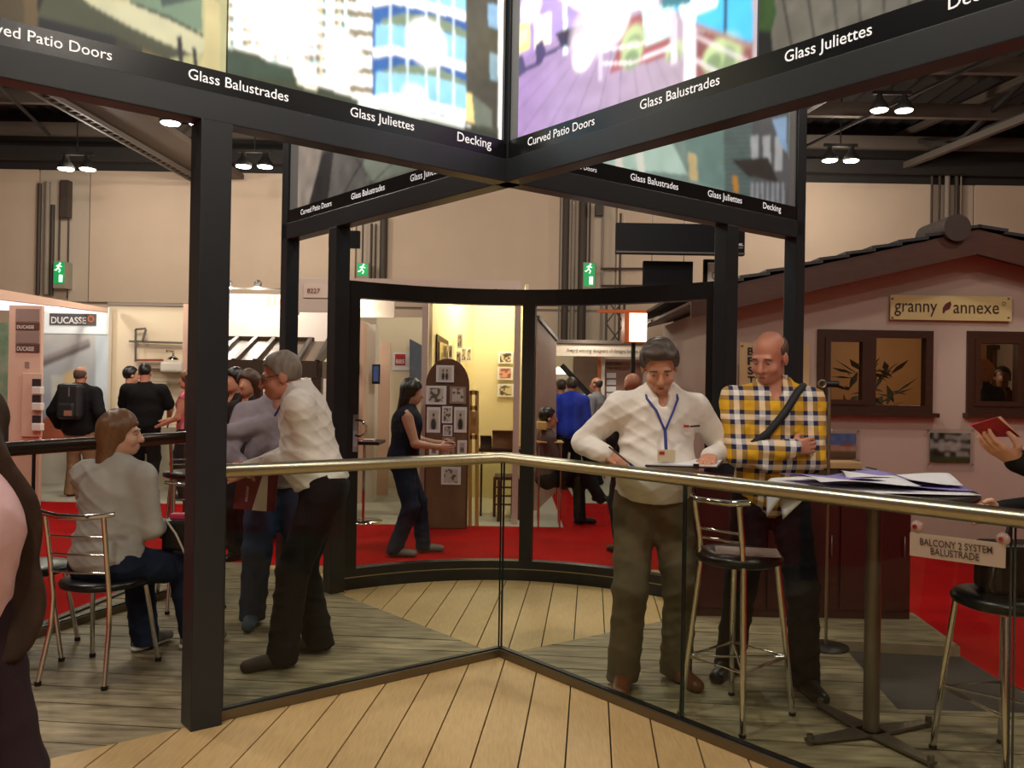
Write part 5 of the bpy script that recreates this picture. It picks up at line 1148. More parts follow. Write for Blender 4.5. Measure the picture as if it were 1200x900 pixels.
# ------------------------------------------------------------------ people
def smin(a, b, k): 
    if k <= 0: return np.minimum(a, b)
    h = np.maximum(k-np.abs(a-b), 0)/k; return np.minimum(a, b)-h*h*k*.25
class Field:
    """a smooth union of tapered limbs and ellipsoids on a stretched grid, turned into one continuous surface"""
    def __init__(s): s.pr = []; s.cuts = []; s.fine = []; s.wob = None
    def cone(s, a, b, r1, r2, k=.03, flat=None):
        s.pr.append(('c', np.array(a, float), np.array(b, float), r1, r2, k, flat)); return s
    def ell(s, ctr, r, R=None, k=.03, sub=False):
        s.pr.append(('s' if sub else 'e', np.array(ctr, float), np.array(r, float), None if R is None else np.array(R), k)); return s
    def cut(s, p, n, k=0): s.cuts.append((np.array(p, float), np.array(n, float))); return s          # keep the side n points to
    def axis(s, lo, hi, h, ranges):
        out = [lo]; 
        while out[-1] < hi:
            x = out[-1]; st = h
            for (a, b, hf) in ranges:
                if a-h <= x <= b: st = min(st, hf)
            out.append(x+st)
        return np.array(out)
    def grow(s, h, infl=0.0):
        lo = np.full(3, 1e9); hi = -lo
        for p in s.pr:
            if p[0] == 'c': R_ = max(p[3], p[4])*(max(1, p[6][1]) if p[6] else 1); q = [p[1]-R_, p[1]+R_, p[2]-R_, p[2]+R_]
            elif p[0] == 'e': m_ = max(p[2]); q = [p[1]-m_, p[1]+m_]
            else: continue
            lo = np.minimum(lo, np.min(q, 0)); hi = np.maximum(hi, np.max(q, 0))
        lo -= infl+2.5*h; hi += infl+2.5*h
        ax = [s.axis(lo[i], hi[i], h, [(f[0][i], f[1][i], f[2]) for f in s.fine]) for i in range(3)]
        D = np.full([len(a) for a in ax], .3, 'f')
        for p in s.pr:
            if p[0] == 'c':
                R_ = max(p[3], p[4])*(max(1, p[6][1]) if p[6] else 1); q0 = np.minimum(p[1], p[2])-R_; q1 = np.maximum(p[1], p[2])+R_; k = p[5]
            else:
                m_ = max(p[2]); q0 = p[1]-m_; q1 = p[1]+m_; k = p[4]
            pad = infl+k+2.2*h
            sl = []
            for i in range(3):
                i0 = max(0, np.searchsorted(ax[i], q0[i]-pad)-1); i1 = min(len(ax[i]), np.searchsorted(ax[i], q1[i]+pad)+1); sl.append(slice(i0, i1))
            X, Y_, Z = np.meshgrid(ax[0][sl[0]], ax[1][sl[1]], ax[2][sl[2]], indexing='ij')
            if X.size == 0: continue
            if p[0] == 'c':
                a, b, r1, r2, _, fl_ = p[1:]; px, py, pz = X-a[0], Y_-a[1], Z-a[2]; d = b-a; sc = 1
                if fl_:
                    n, f_ = np.array(fl_[0]), fl_[1]; w = (px*n[0]+py*n[1]+pz*n[2])*(1/f_-1); px = px+w*n[0]; py = py+w*n[1]; pz = pz+w*n[2]; sc = min(1, f_) if f_ < 1 else 1
                    wd = d.dot(n)*(1/f_-1); d = d+wd*n
                L2 = max(d.dot(d), 1e-9); t = np.clip((px*d[0]+py*d[1]+pz*d[2])/L2, 0, 1)
                dist = (np.sqrt((px-t*d[0])**2+(py-t*d[1])**2+(pz-t*d[2])**2)-(r1+(r2-r1)*t))*(sc if sc < 1 else 1)
            else:
                px, py, pz = X-p[1][0], Y_-p[1][1], Z-p[1][2]
                if p[3] is not None:
                    R_ = p[3]; px, py, pz = R_[0, 0]*px+R_[1, 0]*py+R_[2, 0]*pz, R_[0, 1]*px+R_[1, 1]*py+R_[2, 1]*pz, R_[0, 2]*px+R_[1, 2]*py+R_[2, 2]*pz
                r = p[2]; k0 = np.sqrt((px/r[0])**2+(py/r[1])**2+(pz/r[2])**2); k1 = np.sqrt((px/r[0]**2)**2+(py/r[1]**2)**2+(pz/r[2]**2)**2)+1e-9
                dist = k0*(k0-1)/k1
            sub = D[tuple(sl)]
            if p[0] == 's': D[tuple(sl)] = -smin(-sub, dist, k)
            else: D[tuple(sl)] = smin(sub, (dist-infl).astype('f'), k)
        if s.cuts or s.wob:
            X, Y_, Z = np.meshgrid(*[a.astype('f') for a in ax], indexing='ij')
            if s.wob:
                amp, freq, seed = s.wob; r = np.random.RandomState(seed); w = 0
                if freq > 60:
                    for _ in range(5):
                        kx, ky, kz = r.normal(size=3)*freq; kz *= .25; w = w+np.sin(kx*X+ky*Y_+kz*Z+r.uniform(0, 6))
                    D = D+(amp/2.2)*w
                else:                                # cloth: a few diagonal folds that come and go
                    for q in range(4):
                        sg = 1 if q % 2 else -1; k = np.array([sg*r.uniform(.35, .8), r.uniform(-.4, .4), 1.0]); k /= np.linalg.norm(k); fq = freq*(.75+.35*q); ph = r.uniform(0, 6)
                        mk = .5+.5*np.sin(9*(X*r.uniform(.5, 1)*sg+Z*r.uniform(-.6, .6)+Y_*.5)+r.uniform(0, 6))
                        g_ = np.sin((k[0]*X+k[1]*Y_+k[2]*Z)*fq+ph+1.1*np.sin(7*X+5*Z*sg+6*Y_+ph)); w = w+(1-np.abs(g_))**2*mk/(1+.2*q)
                    D = D-amp*(w-.5)
            for p, n in s.cuts:
                if callable(n): D = np.maximum(D, n(X, Y_, Z))
                else: D = np.maximum(D, -((X-p[0])*n[0]+(Y_-p[1])*n[1]+(Z-p[2])*n[2]))
        return surface_net(D, ax)
    def cutf(s, fn): s.cuts.append((None, fn)); return s
def surface_net(D, ax):
    S = D < 0; n = D.shape
    cnt = np.zeros([d-1 for d in n], np.int8)
    for dx in (0, 1):
        for dy in (0, 1):
            for dz in (0, 1): cnt += S[dx:n[0]-1+dx, dy:n[1]-1+dy, dz:n[2]-1+dz]
    act = (cnt > 0) & (cnt < 8); I = np.nonzero(act); idx = np.full(cnt.shape, -1, np.int32); idx[I] = np.arange(len(I[0]))
    co = [(dx, dy, dz) for dx in (0, 1) for dy in (0, 1) for dz in (0, 1)]
    val = [D[I[0]+c_[0], I[1]+c_[1], I[2]+c_[2]] for c_ in co]; pos = [np.stack([ax[0][I[0]+c_[0]], ax[1][I[1]+c_[1]], ax[2][I[2]+c_[2]]], -1) for c_ in co]
    P_ = np.zeros((len(I[0]), 3)); m_ = np.zeros(len(I[0]))
    for i in range(8):
        for j in range(i+1, 8):
            if sum(abs(co[i][q]-co[j][q]) for q in range(3)) != 1: continue
            x = (val[i] < 0) != (val[j] < 0); t = np.where(x, val[i]/(val[i]-val[j]+1e-12), 0)
            P_ += np.where(x[:, None], pos[i]+t[:, None]*(pos[j]-pos[i]), 0); m_ += x
    P_ /= np.maximum(m_, 1)[:, None]
    Q = []
    for a in range(3):
        b, c_ = (a+1) % 3, (a+2) % 3
        s0 = [slice(0, n[i]) for i in range(3)]; s1 = list(s0); s0[a] = slice(0, n[a]-1); s1[a] = slice(1, n[a])
        x = S[tuple(s0)] != S[tuple(s1)]; J = list(np.nonzero(x)); k = (J[b] > 0) & (J[c_] > 0) & (J[b] < n[b]-1) & (J[c_] < n[c_]-1); J = [q[k] for q in J]
        def cell(db, dc):
            q = list(J); q[b] = q[b]+db; q[c_] = q[c_]+dc; return idx[tuple(q)]
        f = np.stack([cell(-1, -1), cell(0, -1), cell(0, 0), cell(-1, 0)], -1); inside = S[tuple(J)]
        f[~inside] = f[~inside][:, ::-1]; Q.append(f)
    Q = np.concatenate(Q); Q = Q[(Q >= 0).all(1)]
    return P_, Q
V3 = lambda *a: np.array(a, float)
nrm = lambda v: v/max(np.linalg.norm(v), 1e-9)
def ik(a, tgt, l1, l2, pole):
    d = tgt-a; L = np.linalg.norm(d); L = min(L, (l1+l2)*.998); d = nrm(d); e = a+d*L
    x = (l1*l1-l2*l2+L*L)/(2*L); h = math.sqrt(max(l1*l1-x*x, 0)); pl = pole-d*pole.dot(d); return a+d*x+nrm(pl)*h, e
def rotm(yaw, pitch, roll):
    return np.array(Matrix.Rotation(yaw, 3, 'Z') @ Matrix.Rotation(pitch, 3, 'X') @ Matrix.Rotation(roll, 3, 'Y'))
SKIN = {}
def skin(k, col): 
    return mat('skin_'+k, col, .5, 0, .06, 14, bump=.04, bscale=150)
FABN = [0]
def fabric(name, col, rough=.85, var=.06): return mat(name, col, rough, 0, var, 12, bump=.03, bscale=120, spec=.2)
def person(label, loc, yaw, H=1.75, zf=0., lean=(0, 0), hipz=None, hip=(0, 0), twist=0, head=(0, 0, 0), bulk=1., belly=0., female=False, arms=None, legs=None, h=.012, face=False, hands=True,
           top=None, top_hem=.92, sleeve='long', top_name='shirt', bottom=None, shoe=None, shoe_name='shoe', hair=None, hairstyle='short', skinm=None, collar=True, bottom_name='trousers', headfine=None, vneck=True, wob=.004, loose=.014, only_top=False, trouser_r=1.0, sole=None, coat=None, neck=(0, 0), seed=None):
    """loc: where the figure stands; local axes: x to the figure's right, y forward, z up. Wrist and ankle targets are local."""
    s = H/1.75; root = empty('person', (loc[0], loc[1], zf), yaw, label, 'person')
    hz_ = (hipz if hipz is not None else .93*s)
    P0 = V3(hip[0], hip[1], hz_); ln = V3(lean[0], lean[1], 0); up = nrm(ln+V3(0, 0, math.sqrt(max(.54**2*s*s-ln.dot(ln), .01)))); N = P0+up*.54*s
    rt = V3(math.cos(twist), math.sin(twist), 0); rt = nrm(rt-up*rt.dot(up)); fw = np.cross(up, rt)
    Rt = np.stack([rt, fw, up], 1)
    sw = (.155 if female else .178)*s*bulk**.55
    SH = [N-up*.095*s-rt*sw, N-up*.095*s+rt*sw]; HP = [P0+V3(-.088*s, 0, -.04*s), P0+V3(.088*s, 0, -.04*s)]
    lu, lf_, lt, ls = .285*s, .25*s, .42*s, .415*s
    arms = arms or {}; A = []
    for i, sd in enumerate((-1, 1)):
        spec = arms.get('L' if i == 0 else 'R', {})
        tg = V3(*spec['w']) if 'w' in spec else SH[i]+V3(sd*.07*s, .03*s, -.52*s)
        pole = V3(*spec.get('pole', (sd*.4, -1, -.2))); el, wr = ik(SH[i], tg, lu, lf_, pole)
        d = nrm(V3(*spec['d'])) if 'd' in spec else nrm(wr-el); n = V3(*spec.get('n', (-sd, 0, 0))); n = nrm(n-d*d.dot(n)); A.append((SH[i], el, wr, d, n, spec.get('curl', .35), sd))
    LG = []
    legs = legs or {}
    for i, sd in enumerate((-1, 1)):
        spec = legs.get('L' if i == 0 else 'R', {})
        an_ = V3(*spec['a']) if 'a' in spec else V3(sd*.1*s, 0, .085*s)
        kn, an2 = ik(HP[i], an_, lt, ls, V3(*spec.get('pole', (sd*.12, 1, .1)))); fy = spec.get('foot', sd*-.15)
        LG.append((HP[i], kn, an2, nrm(V3(-math.sin(fy), math.cos(fy), spec.get('fz', 0)))))
    # head frame
    Rh = rotm(head[0], head[1], head[2]); piv = N+up*(.022+neck[1])*s+fw*neck[0]*s; hc = piv+Rh @ V3(0, .022, .115)*s
    hp_ = lambda x, y, z: hc+Rh @ V3(x, y, z)*s
    B = bulk
    def torso(f, e=0., lower=True):
        f.ell(P0+up*.0, (.155*s*B**.7+e, .112*s*B+e, .13*s+e), Rt, k=.06)
        f.ell(P0+up*.16*s+fw*(.012+belly*.06)*s, ((.128 if female else .14)*s*B+e+belly*.035, (.098+belly*.07)*s*B+e, .16*s+e), Rt, k=.08)
        f.ell(P0+up*.36*s+fw*.006*s, ((.135 if female else .155)*s*B**.8+e, .108*s*B+e, .16*s+e), Rt, k=.08)
        if female: 
            for q in (-1, 1): f.ell(P0+up*.35*s+fw*.085*s+rt*q*.06*s, (.06*s+e, .05*s+e, .06*s+e), Rt, k=.04)
        [f.cone(N-up*.055*s+rt*q*.03*s, SH[0 if q < 0 else 1]-rt*q*.01, .056*s+e*.8, .053*s+e, .05) for q in (-1, 1)]; f.cone(N-up*.10*s, N-up*.01*s, .075*s+e, .052*s+e, .05)
    def armf(f, i, e=0., w_=1.0, frac=1.0):
        a, el, wr, d, n, cu, sd = A[i]; a2 = a
        if frac < 1: f.cone(a2, a2+(el-a2)*frac, .058*s*B**.7+e, .052*s*B**.6+e+.006, .04); return
        f.cone(a2, el, .054*s*B**.6+e*.85, .041*s*B**.5+e*.85, .035); f.cone(el, wr, .041*s*B**.5+e*.85, .029*s*w_+e*.8, .02)
    def handf(f, i):
        a, el, wr, d, n, cu, sd = A[i]; th = np.cross(d, n)*(1 if sd > 0 else -1); sc = s*.98
        f.cone(wr-d*.02, wr+d*.03*sc, .027*sc, .028*sc, .02, (tuple(n), .75))
        kn = []
        for q, (o_, L_) in enumerate(((.030, .072), (.010, .080), (-.010, .074), (-.029, .060))):
            k0 = wr+d*.088*sc+th*o_*sc+n*abs(o_)*.1; f.cone(wr+d*.03*sc+th*o_*.75*sc, k0, .0135*sc, .0115*sc, .012); kn.append(k0)
            ang = cu*.7; p = k0
            for j, fr_ in enumerate((.45, .32, .25)):
                dd = d*math.cos(ang)+n*math.sin(ang); p2 = p+dd*L_*fr_*sc*1.05; f.cone(p, p2, (.0098-.0008*j)*sc, (.0092-.0008*j)*sc, .003); p = p2; ang += cu*(1.0 if j == 0 else .8)
        t0 = wr+d*.025*sc+th*.022*sc+n*.006; t1 = t0+(d*.55+th*.65+n*.35)*.042*sc; t2__ = t1+(d*.8+th*.12+n*.5)*.034*sc; t3 = t2__+(d*.85-th*.1+n*.45)*.026*sc
        f.cone(t0, t1, .015*sc, .0125*sc, .012); f.cone(t1, t2__, .0118*sc, .0105*sc, .004); f.cone(t2__, t3, .0105*sc, .0088*sc, .004)
    def legf(f, i, e=0., frac=1.0, flare=1.0):
        a, kn, an_, fd = LG[i]
        f.cone(a, kn, .082*s*B**.6+e, .056*s*B**.5+e, .05)
        p2 = kn+(an_-kn)*frac; f.cone(kn, p2, .056*s*B**.5+e, (.040 if flare == 1 else .05*flare)*s+e, .035)
    def put(name, f, hh, m_, infl=0., parent=root):
        V_, Q = f.grow(hh, infl); me = npmesh(name, V_, Q); return link(name, me, m_, parent, True)
    # ---- body: head, neck, trunk, limbs, hands in one surface
    f = Field(); torso(f, -.006); f.cone(N-up*.05*s, hc+Rh @ V3(0, -.025, -.05)*s, .058*s*B**.3, .052*s*B**.3, .03)
    for i in (0, 1):
        armf(f, i, -.006); legf(f, i, -.006)
        a, kn, an_, fd = LG[i]; f.cone(an_-fd*.02*s+V3(0, 0, -.03*s), an_+fd*.10*s+V3(0, 0, -.05*s), .03*s, .022*s, .03)
        if hands: handf(f, i)
        else: f.cone(A[i][2], A[i][2]+A[i][3]*.12*s, .028*s, .022*s, .02, (tuple(A[i][4]), .6))
    e_ = lambda c_, r, k=.02, sub=False: f.ell(hp_(*c_), tuple(q*s for q in r), Rh, k, sub)
    e_((0, -.014, .035), (.075, .094, .088)); e_((0, .022, -.032), (.060, .072, .083)); e_((0, .058, -.088), (.034, .03, .026)); e_((0, .01, -.07), (.054, .06, .04), .03)
    if face:
        f.cone(hp_(-.036, .080, .020), hp_(.036, .080, .020), .013*s, .013*s, .014); f.cone(hp_(0, .090, .008), hp_(0, .110, -.034), .0095*s, .0145*s, .012); f.cone(hp_(-.014, .094, -.038), hp_(.014, .094, -.038), .009*s, .009*s, .008)
        for q in (-1, 1): e_((q*.038, .062, -.036), (.026, .026, .024), .02); e_((q*.033, .108, .001), (.017, .022, .011), .01, True); e_((q*.078, -.008, -.008), (.010, .024, .034), .008)
        f.cone(hp_(-.018, .088, -.066), hp_(.018, .088, -.066), .008*s, .008*s, .01); f.cone(hp_(-.014, .086, -.077), hp_(.014, .086, -.077), .009*s, .009*s, .01)
    else:
        f.cone(hp_(0, .088, .006), hp_(0, .106, -.034), .010*s, .015*s, .012)
        for q in (-1, 1): e_((q*.076, -.008, -.008), (.012, .024, .032), .01)
    hf = headfine or (.006 if face else None)
    if hf: f.fine.append((hc-.125*s, hc+.125*s, hf))
    if hands and h < .015:
        for i in (0, 1): q = A[i][2]+A[i][3]*.08; f.fine.append((q-.1, q+.1, .006))
    body = put('body', f, max(h, .016) if h < .03 else h, skinm)
    if face:
        for q in (-1, 1):
            b = MB(); b.ball(hp_(q*.032, .078, .002), tuple(v*s for v in (.0112, .0112, .0045)), Matrix([list(r) for r in Rh]), 12); b.build('eye', mat('eye_white', c(196, 184, 172), .3), root)
            b = MB(); b.ball(hp_(q*.032, .0858, -.001), .0044*s, None, 10); b.build('iris', mat('eye_dark', c(40, 28, 22), .25), root)
            b = MB(); b.tube([hp_(q*.016, .092, .021), hp_(q*.034, .0935, .023), hp_(q*.052, .082, .018)], [.003*s, .004*s, .0025*s], 8); b.build('eyebrow', hair, root)
        b = MB(); b.tube([hp_(-.022, .0885, -.071), hp_(-.008, .0965, -.0695), hp_(.008, .0965, -.0695), hp_(.022, .0885, -.071)], [.002*s, .0042*s, .0042*s, .002*s], 8); b.build('mouth', mat('lip', c(122, 66, 58), .5), root)
    # ---- hair
    if hair is not None and hairstyle:
        f = Field(); hr = lambda c_, r, k=.02: f.ell(hp_(*c_), tuple(q*s for q in r), Rh, k)
        def headcoords(X, Y_, Z):
            px, py, pz = X-hc[0], Y_-hc[1], Z-hc[2]; return [(Rh[0, q]*px+Rh[1, q]*py+Rh[2, q]*pz)/s for q in range(3)]
        if hairstyle in ('short', 'side', 'balding', 'cropped'):
            th = dict(short=.013, side=.017, balding=.006, cropped=.006)[hairstyle]
            hr((0, -.016, .036), (.075+th, .094+th, .088+th))
            if hairstyle == 'side': hr((.03, .05, .10), (.055, .045, .03)); hr((-.06, .03, .07), (.03, .05, .04))
            def keep(X, Y_, Z):
                x, y, z = headcoords(X, Y_, Z)
                zmin = np.interp(y, [-.11, -.04, .0, .03, .055, .10], [-.065, -.06, -.02, .02, .062, .08]) if hairstyle != 'balding' else np.interp(y, [-.11, -.04, .0, .02, .03], [-.06, -.055, -.02, .04, .2])
                d = zmin-z
                if hairstyle == 'balding': d = np.maximum(d, z-np.interp(y, [-.11, -.06, 0, .03], [.09, .075, .06, .05]))
                return (d*s).astype('f')
            f.cutf(keep)
        elif hairstyle in ('long', 'bob', 'longdark'):
            hr((0, -.014, .038), (.092, .108, .104)); L_ = dict(long=-.25, bob=-.12, longdark=-.26)[hairstyle]
            for q in (-1, 1): f.cone(hp_(q*.062, -.035, .03), hp_(q*.058, -.06, L_+.03), .045*s, .026*s, .04)
            f.cone(hp_(0, -.06, .03), hp_(0, -.085, L_), .07*s, .04*s, .04, (tuple(Rh @ V3(0, 1, 0)), .65))
            f.cone(hp_(.05, -.06, .0), hp_(.035, -.085, L_-.01), .045*s, .028*s, .04); f.cone(hp_(-.05, -.06, .0), hp_(-.035, -.085, L_-.01), .045*s, .028*s, .04)
            def keep(X, Y_, Z):
                x, y, z = headcoords(X, Y_, Z); zmin = np.interp(y, [-.2, .018, .04, .075, .12], [-.6, -.6, .0, .045, .055]); return ((zmin-z)*s).astype('f')
            f.cutf(keep)
        f.wob = (.0035, 70, 5); put('hair', f, .008 if face or h < .014 else h*.8, hair)
    # ---- top
    if top is not None:
        f = Field(); torso(f, loose)
        if sleeve == 'long':
            for i in (0, 1):
                armf(f, i, loose*.9, 1.12)
                a, el, wr, d, n, cu, sd = A[i]; q = nrm(wr-el); f.cone(wr-q*.035, wr-q*.012, .039*s, .039*s, .006); f.cut(wr-q*.002, -q) if False else None
        elif sleeve == 'short':
            for i in (0, 1): armf(f, i, loose+.004, 1, .72)
        if collar: 
            for a in range(9):
                t0, t1 = (a/9+.06)*5.4+.72, ((a+1)/9+.06)*5.4+.72
                g_ = lambda t: N+up*(.022+.012*math.cos(t)*-1)*s+rt*math.sin(t+PI)*.066*s*B**.3+fw*(math.cos(t+PI)*-.062*-1+.004)*s
                f.cone(g_(t0), g_(t1), .011*s, .011*s, .008)
        hemp = P0+up*(top_hem-hz_) if hipz is None else P0+up*(top_hem)
        f.cut(hemp, up)
        if vneck: f.ell(N+fw*.085*s-up*.005*s, (.03*s, .05*s, .075*s), Rt, .01, True)
        f.ell(N+up*.06*s+fw*.01*s, (.062*s*B**.3, .06*s*B**.3, .07*s), Rt, .01, True)
        f.wob = (wob, 30, seed if seed is not None else int(loc[0]*97+900) % 1000); put(top_name, f, h, top)
    if coat is not None:
        f = Field(); torso(f, coat['e']); f.ell(P0-up*.06*s, (.175*s*B**.7+coat['e'], .135*s*B+coat['e'], .16*s), Rt, k=.08)
        for i in (0, 1): armf(f, i, coat['e']*.8, 1.2)
        f.cut(P0+up*(coat['hem']-hz_), up); f.ell(P0+fw*.3*s+up*.05*s, (coat['open']*s, .26*s, .48*s), Rt, .012, True); f.ell(N+up*.05*s+fw*.02*s, (.07*s, .07*s, .085*s), Rt, .01, True)
        f.wob = (.004, 20, 3); put('jacket', f, h, coat['m'])
    # ---- trousers and shoes
    if bottom is not None and not only_top:
        f = Field(); f.ell(P0, (.158*s*B**.7, .115*s*B, .13*s), Rt, k=.06)
        if belly: f.ell(P0+up*.08*s+fw*.02*s, (.15*s*B, .105*s*B, .09*s), Rt, .06)
        for i in (0, 1): legf(f, i, .014*trouser_r, 1.12, 1.0 if trouser_r < 1 else 1.12)
        f.cut(P0+up*.12*s, -up); f.cut(V3(0, 0, .028), (0, 0, 1)); f.wob = (.007, 26, 11); put(bottom_name, f, h*1.1, bottom, .004)
    if shoe is not None and not only_top:
        for i in (0, 1):
            a, kn, an_, fd = LG[i]; f = Field(); zb = an_[2]-.085*s; pz = lambda z: V3(0, 0, zb+z-an_[2])
            f.cone(an_-fd*.045*s+pz(.04*s), an_+fd*.02*s+pz(.05*s), .036*s, .042*s, .03); f.cone(an_+fd*.02*s+pz(.05*s), an_+fd*.175*s+pz(.03*s), .047*s, .040*s, .03, ((0, 0, 1), .85)); f.cone(an_+V3(0, 0, -.02*s), an_+V3(0, 0, .03*s), .046*s, .044*s, .03)
            f.cut(V3(0, 0, zb+.001), (0, 0, 1)); put(shoe_name, f, max(h*.7, .008), shoe)
            if sole is not None:
                g = Field(); g.cone(an_-fd*.05*s+pz(.012*s), an_+fd*.17*s+pz(.012*s), .04*s, .038*s, .02, ((0, 0, 1), .45)); g.cut(V3(0, 0, zb+.001), (0, 0, 1)); put('sole', g, max(h*.7, .008), sole)
    info = dict(root=root, N=N, hc=hc, hp=hp_, up=up, fw=fw, rt=rt, P0=P0, s=s, A=A, LG=LG, body=body)
    return info
def child(info, name, m_, fn, bevel=0):
    b = MB(); fn(b); return b.build(name, m_, info['root'], bevel)
def loc2(info_loc, yaw, p, zf=0):                  # world point -> local of a figure
    d = Vector(p)-Vector((info_loc[0], info_loc[1], zf)); return tuple(rz(-yaw) @ d)

SK1 = skin('fair', c(196, 140, 112)); SK2 = skin('ruddy', c(184, 122, 98)); SK3 = skin('pale', c(206, 158, 134)); SK4 = skin('brown', c(120, 78, 58))
WSH = fabric('white_cotton', c(228, 222, 214)); KHA = fabric('khaki_trousers', c(100, 88, 68)); BLK = fabric('black_trousers', c(24, 22, 24)); JEAN = fabric('dark_denim', c(34, 42, 62), .9, .15); JEANB = fabric('blue_denim', c(48, 62, 88), .9, .2)
GREYH = mat('grey_hair', c(120, 110, 98), .6, 0, .25, 60, (1, 1, .3)); DKH = mat('dark_brown_hair', c(62, 50, 42), .5, 0, .3, 50); BRH = mat('brown_hair', c(112, 78, 50), .45, 0, .25, 60, (3, 3, .4)); BLKH = mat('black_hair', c(26, 20, 18), .4, 0, .3, 50); STUB = mat('cropped_hair', c(84, 64, 52), .7, 0, .2, 90)
BROWNL = mat('brown_leather', c(104, 56, 30), .35); DKBL = mat('dark_brown_suede', c(48, 32, 24), .7); BLKL = mat('black_leather', c(20, 18, 18), .4); GREYS = fabric('grey_trainer', c(120, 116, 108)); WSOLE = mat('white_sole', c(206, 204, 198), .6)
BLUEL = mat('blue_lanyard', c(36, 48, 130), .6)
# 1. man in white shirt writing at the handrail
L1 = (ground(768, 812).x, ground(768, 812).y+.16); yw = PI+.04
wR = at(707, 531, 4.18); wL = at(832, 535, 4.16)
m1 = person('man in white shirt with blue lanyard writing at the handrail', L1, yw, 1.79, lean=(0, .10), head=(-.12, -.52, .06), bulk=1.1, belly=.65, face=True, h=.009, wob=.009, loose=.022,
    arms=dict(R=dict(w=loc2(L1, yw, wR), pole=(.55, -.8, -.45), d=loc2((0, 0), yw, (.75, -.5, -.35)), n=loc2((0, 0), yw, (.2, .3, -1)), curl=.75),
              L=dict(w=loc2(L1, yw, wL), pole=(-.8, -.9, -.3), d=loc2((0, 0), yw, (-.3, -.95, -.05)), n=(0, 0, -1), curl=.25)),
    legs=dict(R=dict(a=(.15, .06, .085), foot=-.25), L=dict(a=(-.14, -.03, .085), foot=.35)),
    top=WSH, top_hem=.955, bottom=KHA, shoe=BROWNL, hair=DKH, hairstyle='side', skinm=SK1, trouser_r=1.5)
def lanyard(i, drop, badge=None, m_=BLUEL):
    N, up, fw, rt, s = i['N'], i['up'], i['fw'], i['rt'], i['s']
    end = N-up*drop+fw*.185*s
    pts = lambda q: [N+up*.035*s-fw*.05*s, N+up*.02*s+rt*q*.075*s-fw*.0*s, N-up*.03*s+rt*q*.075*s+fw*.09*s, N-up*(drop*.45)+rt*q*.04*s+fw*.16*s, end]
    child(i, 'lanyard', m_, lambda b: b.tube(pts(1), .006, 6).tube(pts(-1), .006, 6))
    return end
e = lanyard(m1, .17); child(m1, 'lanyard_clip', BLUEL, lambda b: b.tube([e, e-V3(0, 0, .08)+m1['fw']*.03], .008, 6))
q = e-V3(0, 0, .08)+m1['fw']*.035; r_ = m1['rt']
bd = child(m1, 'name_badge', mat('badge_cream', c(214, 200, 168), .5), lambda b: b.slab([Vector(q-r_*.043-V3(0, 0, .052)), Vector(q-r_*.043), Vector(q+r_*.043), Vector(q+r_*.043-V3(0, 0, .052))], Vector(m1['fw']*.004)))
child(m1, 'badge_mark', REDI, lambda b: b.slab([Vector(q+r_*.035-V3(0, 0, .022)+m1['fw']*.0055), Vector(q+r_*.035-V3(0, 0, .008)+m1['fw']*.0055), Vector(q+r_*.01-V3(0, 0, .008)+m1['fw']*.0055), Vector(q+r_*.01-V3(0, 0, .022)+m1['fw']*.0055)], Vector(m1['fw']*.001)))
lg = m1['N']-m1['up']*.155-r_*.10+m1['fw']*.142
child(m1, 'shirt_logo', REDI, lambda b: b.slab([Vector(lg+V3(0, 0, -.006)), Vector(lg+V3(0, 0, .006)), Vector(lg-r_*.028+V3(0, 0, .006)), Vector(lg-r_*.028+V3(0, 0, -.006))], Vector(m1['fw']*.003)))
child(m1, 'shirt_logo', INK, lambda b: b.slab([Vector(lg-r_*.032+V3(0, 0, -.005)), Vector(lg-r_*.032+V3(0, 0, .003)), Vector(lg-r_*.085-m1['fw']*.02+V3(0, 0, .003)), Vector(lg-r_*.085-m1['fw']*.02+V3(0, 0, -.005))], Vector(m1['fw']*.003)))
pw = at(724, 532, 4.08); pe = at(745, 549, 4.06)
t = Thing('pen', 'blue capped pen in the writing hand of the man in white', 'pen', pe); t.part('barrel', mat('pen_dark', c(70, 62, 60), .4), lambda b: b.tube([pw+(pw-pe)*.5, pe+(pw-pe)*.35], .0045, 8)); t.part('cap', BLUEL, lambda b: b.tube([pe+(pw-pe)*.35, pe], [.0065, .005], 8))
# 2. man in yellow plaid shirt with folded arms
PL = bpy.data.materials.new('yellow_plaid'); PL.use_nodes = True; nt = PL.node_tree; bs = nt.nodes['Principled BSDF']; bs.inputs['Roughness'].default_value = .85; bs.inputs['Specular IOR Level'].default_value = .2
tc = nt.nodes.new('ShaderNodeTexCoord'); sx_ = nt.nodes.new('ShaderNodeSeparateXYZ'); nt.links.new(tc.outputs['Object'], sx_.inputs[0])
def stripe(src, period, stops, off):
    m0 = nt.nodes.new('ShaderNodeMath'); m0.operation = 'ADD'; m0.inputs[1].default_value = off+50*period; nt.links.new(src, m0.inputs[0])
    m1_ = nt.nodes.new('ShaderNodeMath'); m1_.operation = 'MODULO'; m1_.inputs[1].default_value = period; nt.links.new(m0.outputs[0], m1_.inputs[0])
    m2 = nt.nodes.new('ShaderNodeMath'); m2.operation = 'DIVIDE'; m2.inputs[1].default_value = period; nt.links.new(m1_.outputs[0], m2.inputs[0])
    r = nt.nodes.new('ShaderNodeValToRGB'); r.color_ramp.interpolation = 'CONSTANT'; e = r.color_ramp.elements
    for k in range(len(stops)-2): e.new(.5)
    for k, (p_, cl) in enumerate(stops): e[k].position = p_; e[k].color = cl
    nt.links.new(m2.outputs[0], r.inputs[0]); return r.outputs[0]
yb = [(0, c(214, 164, 40)), (.3, c(40, 44, 78)), (.5, c(226, 220, 214)), (.72, c(40, 44, 78)), (.9, c(214, 164, 40))]
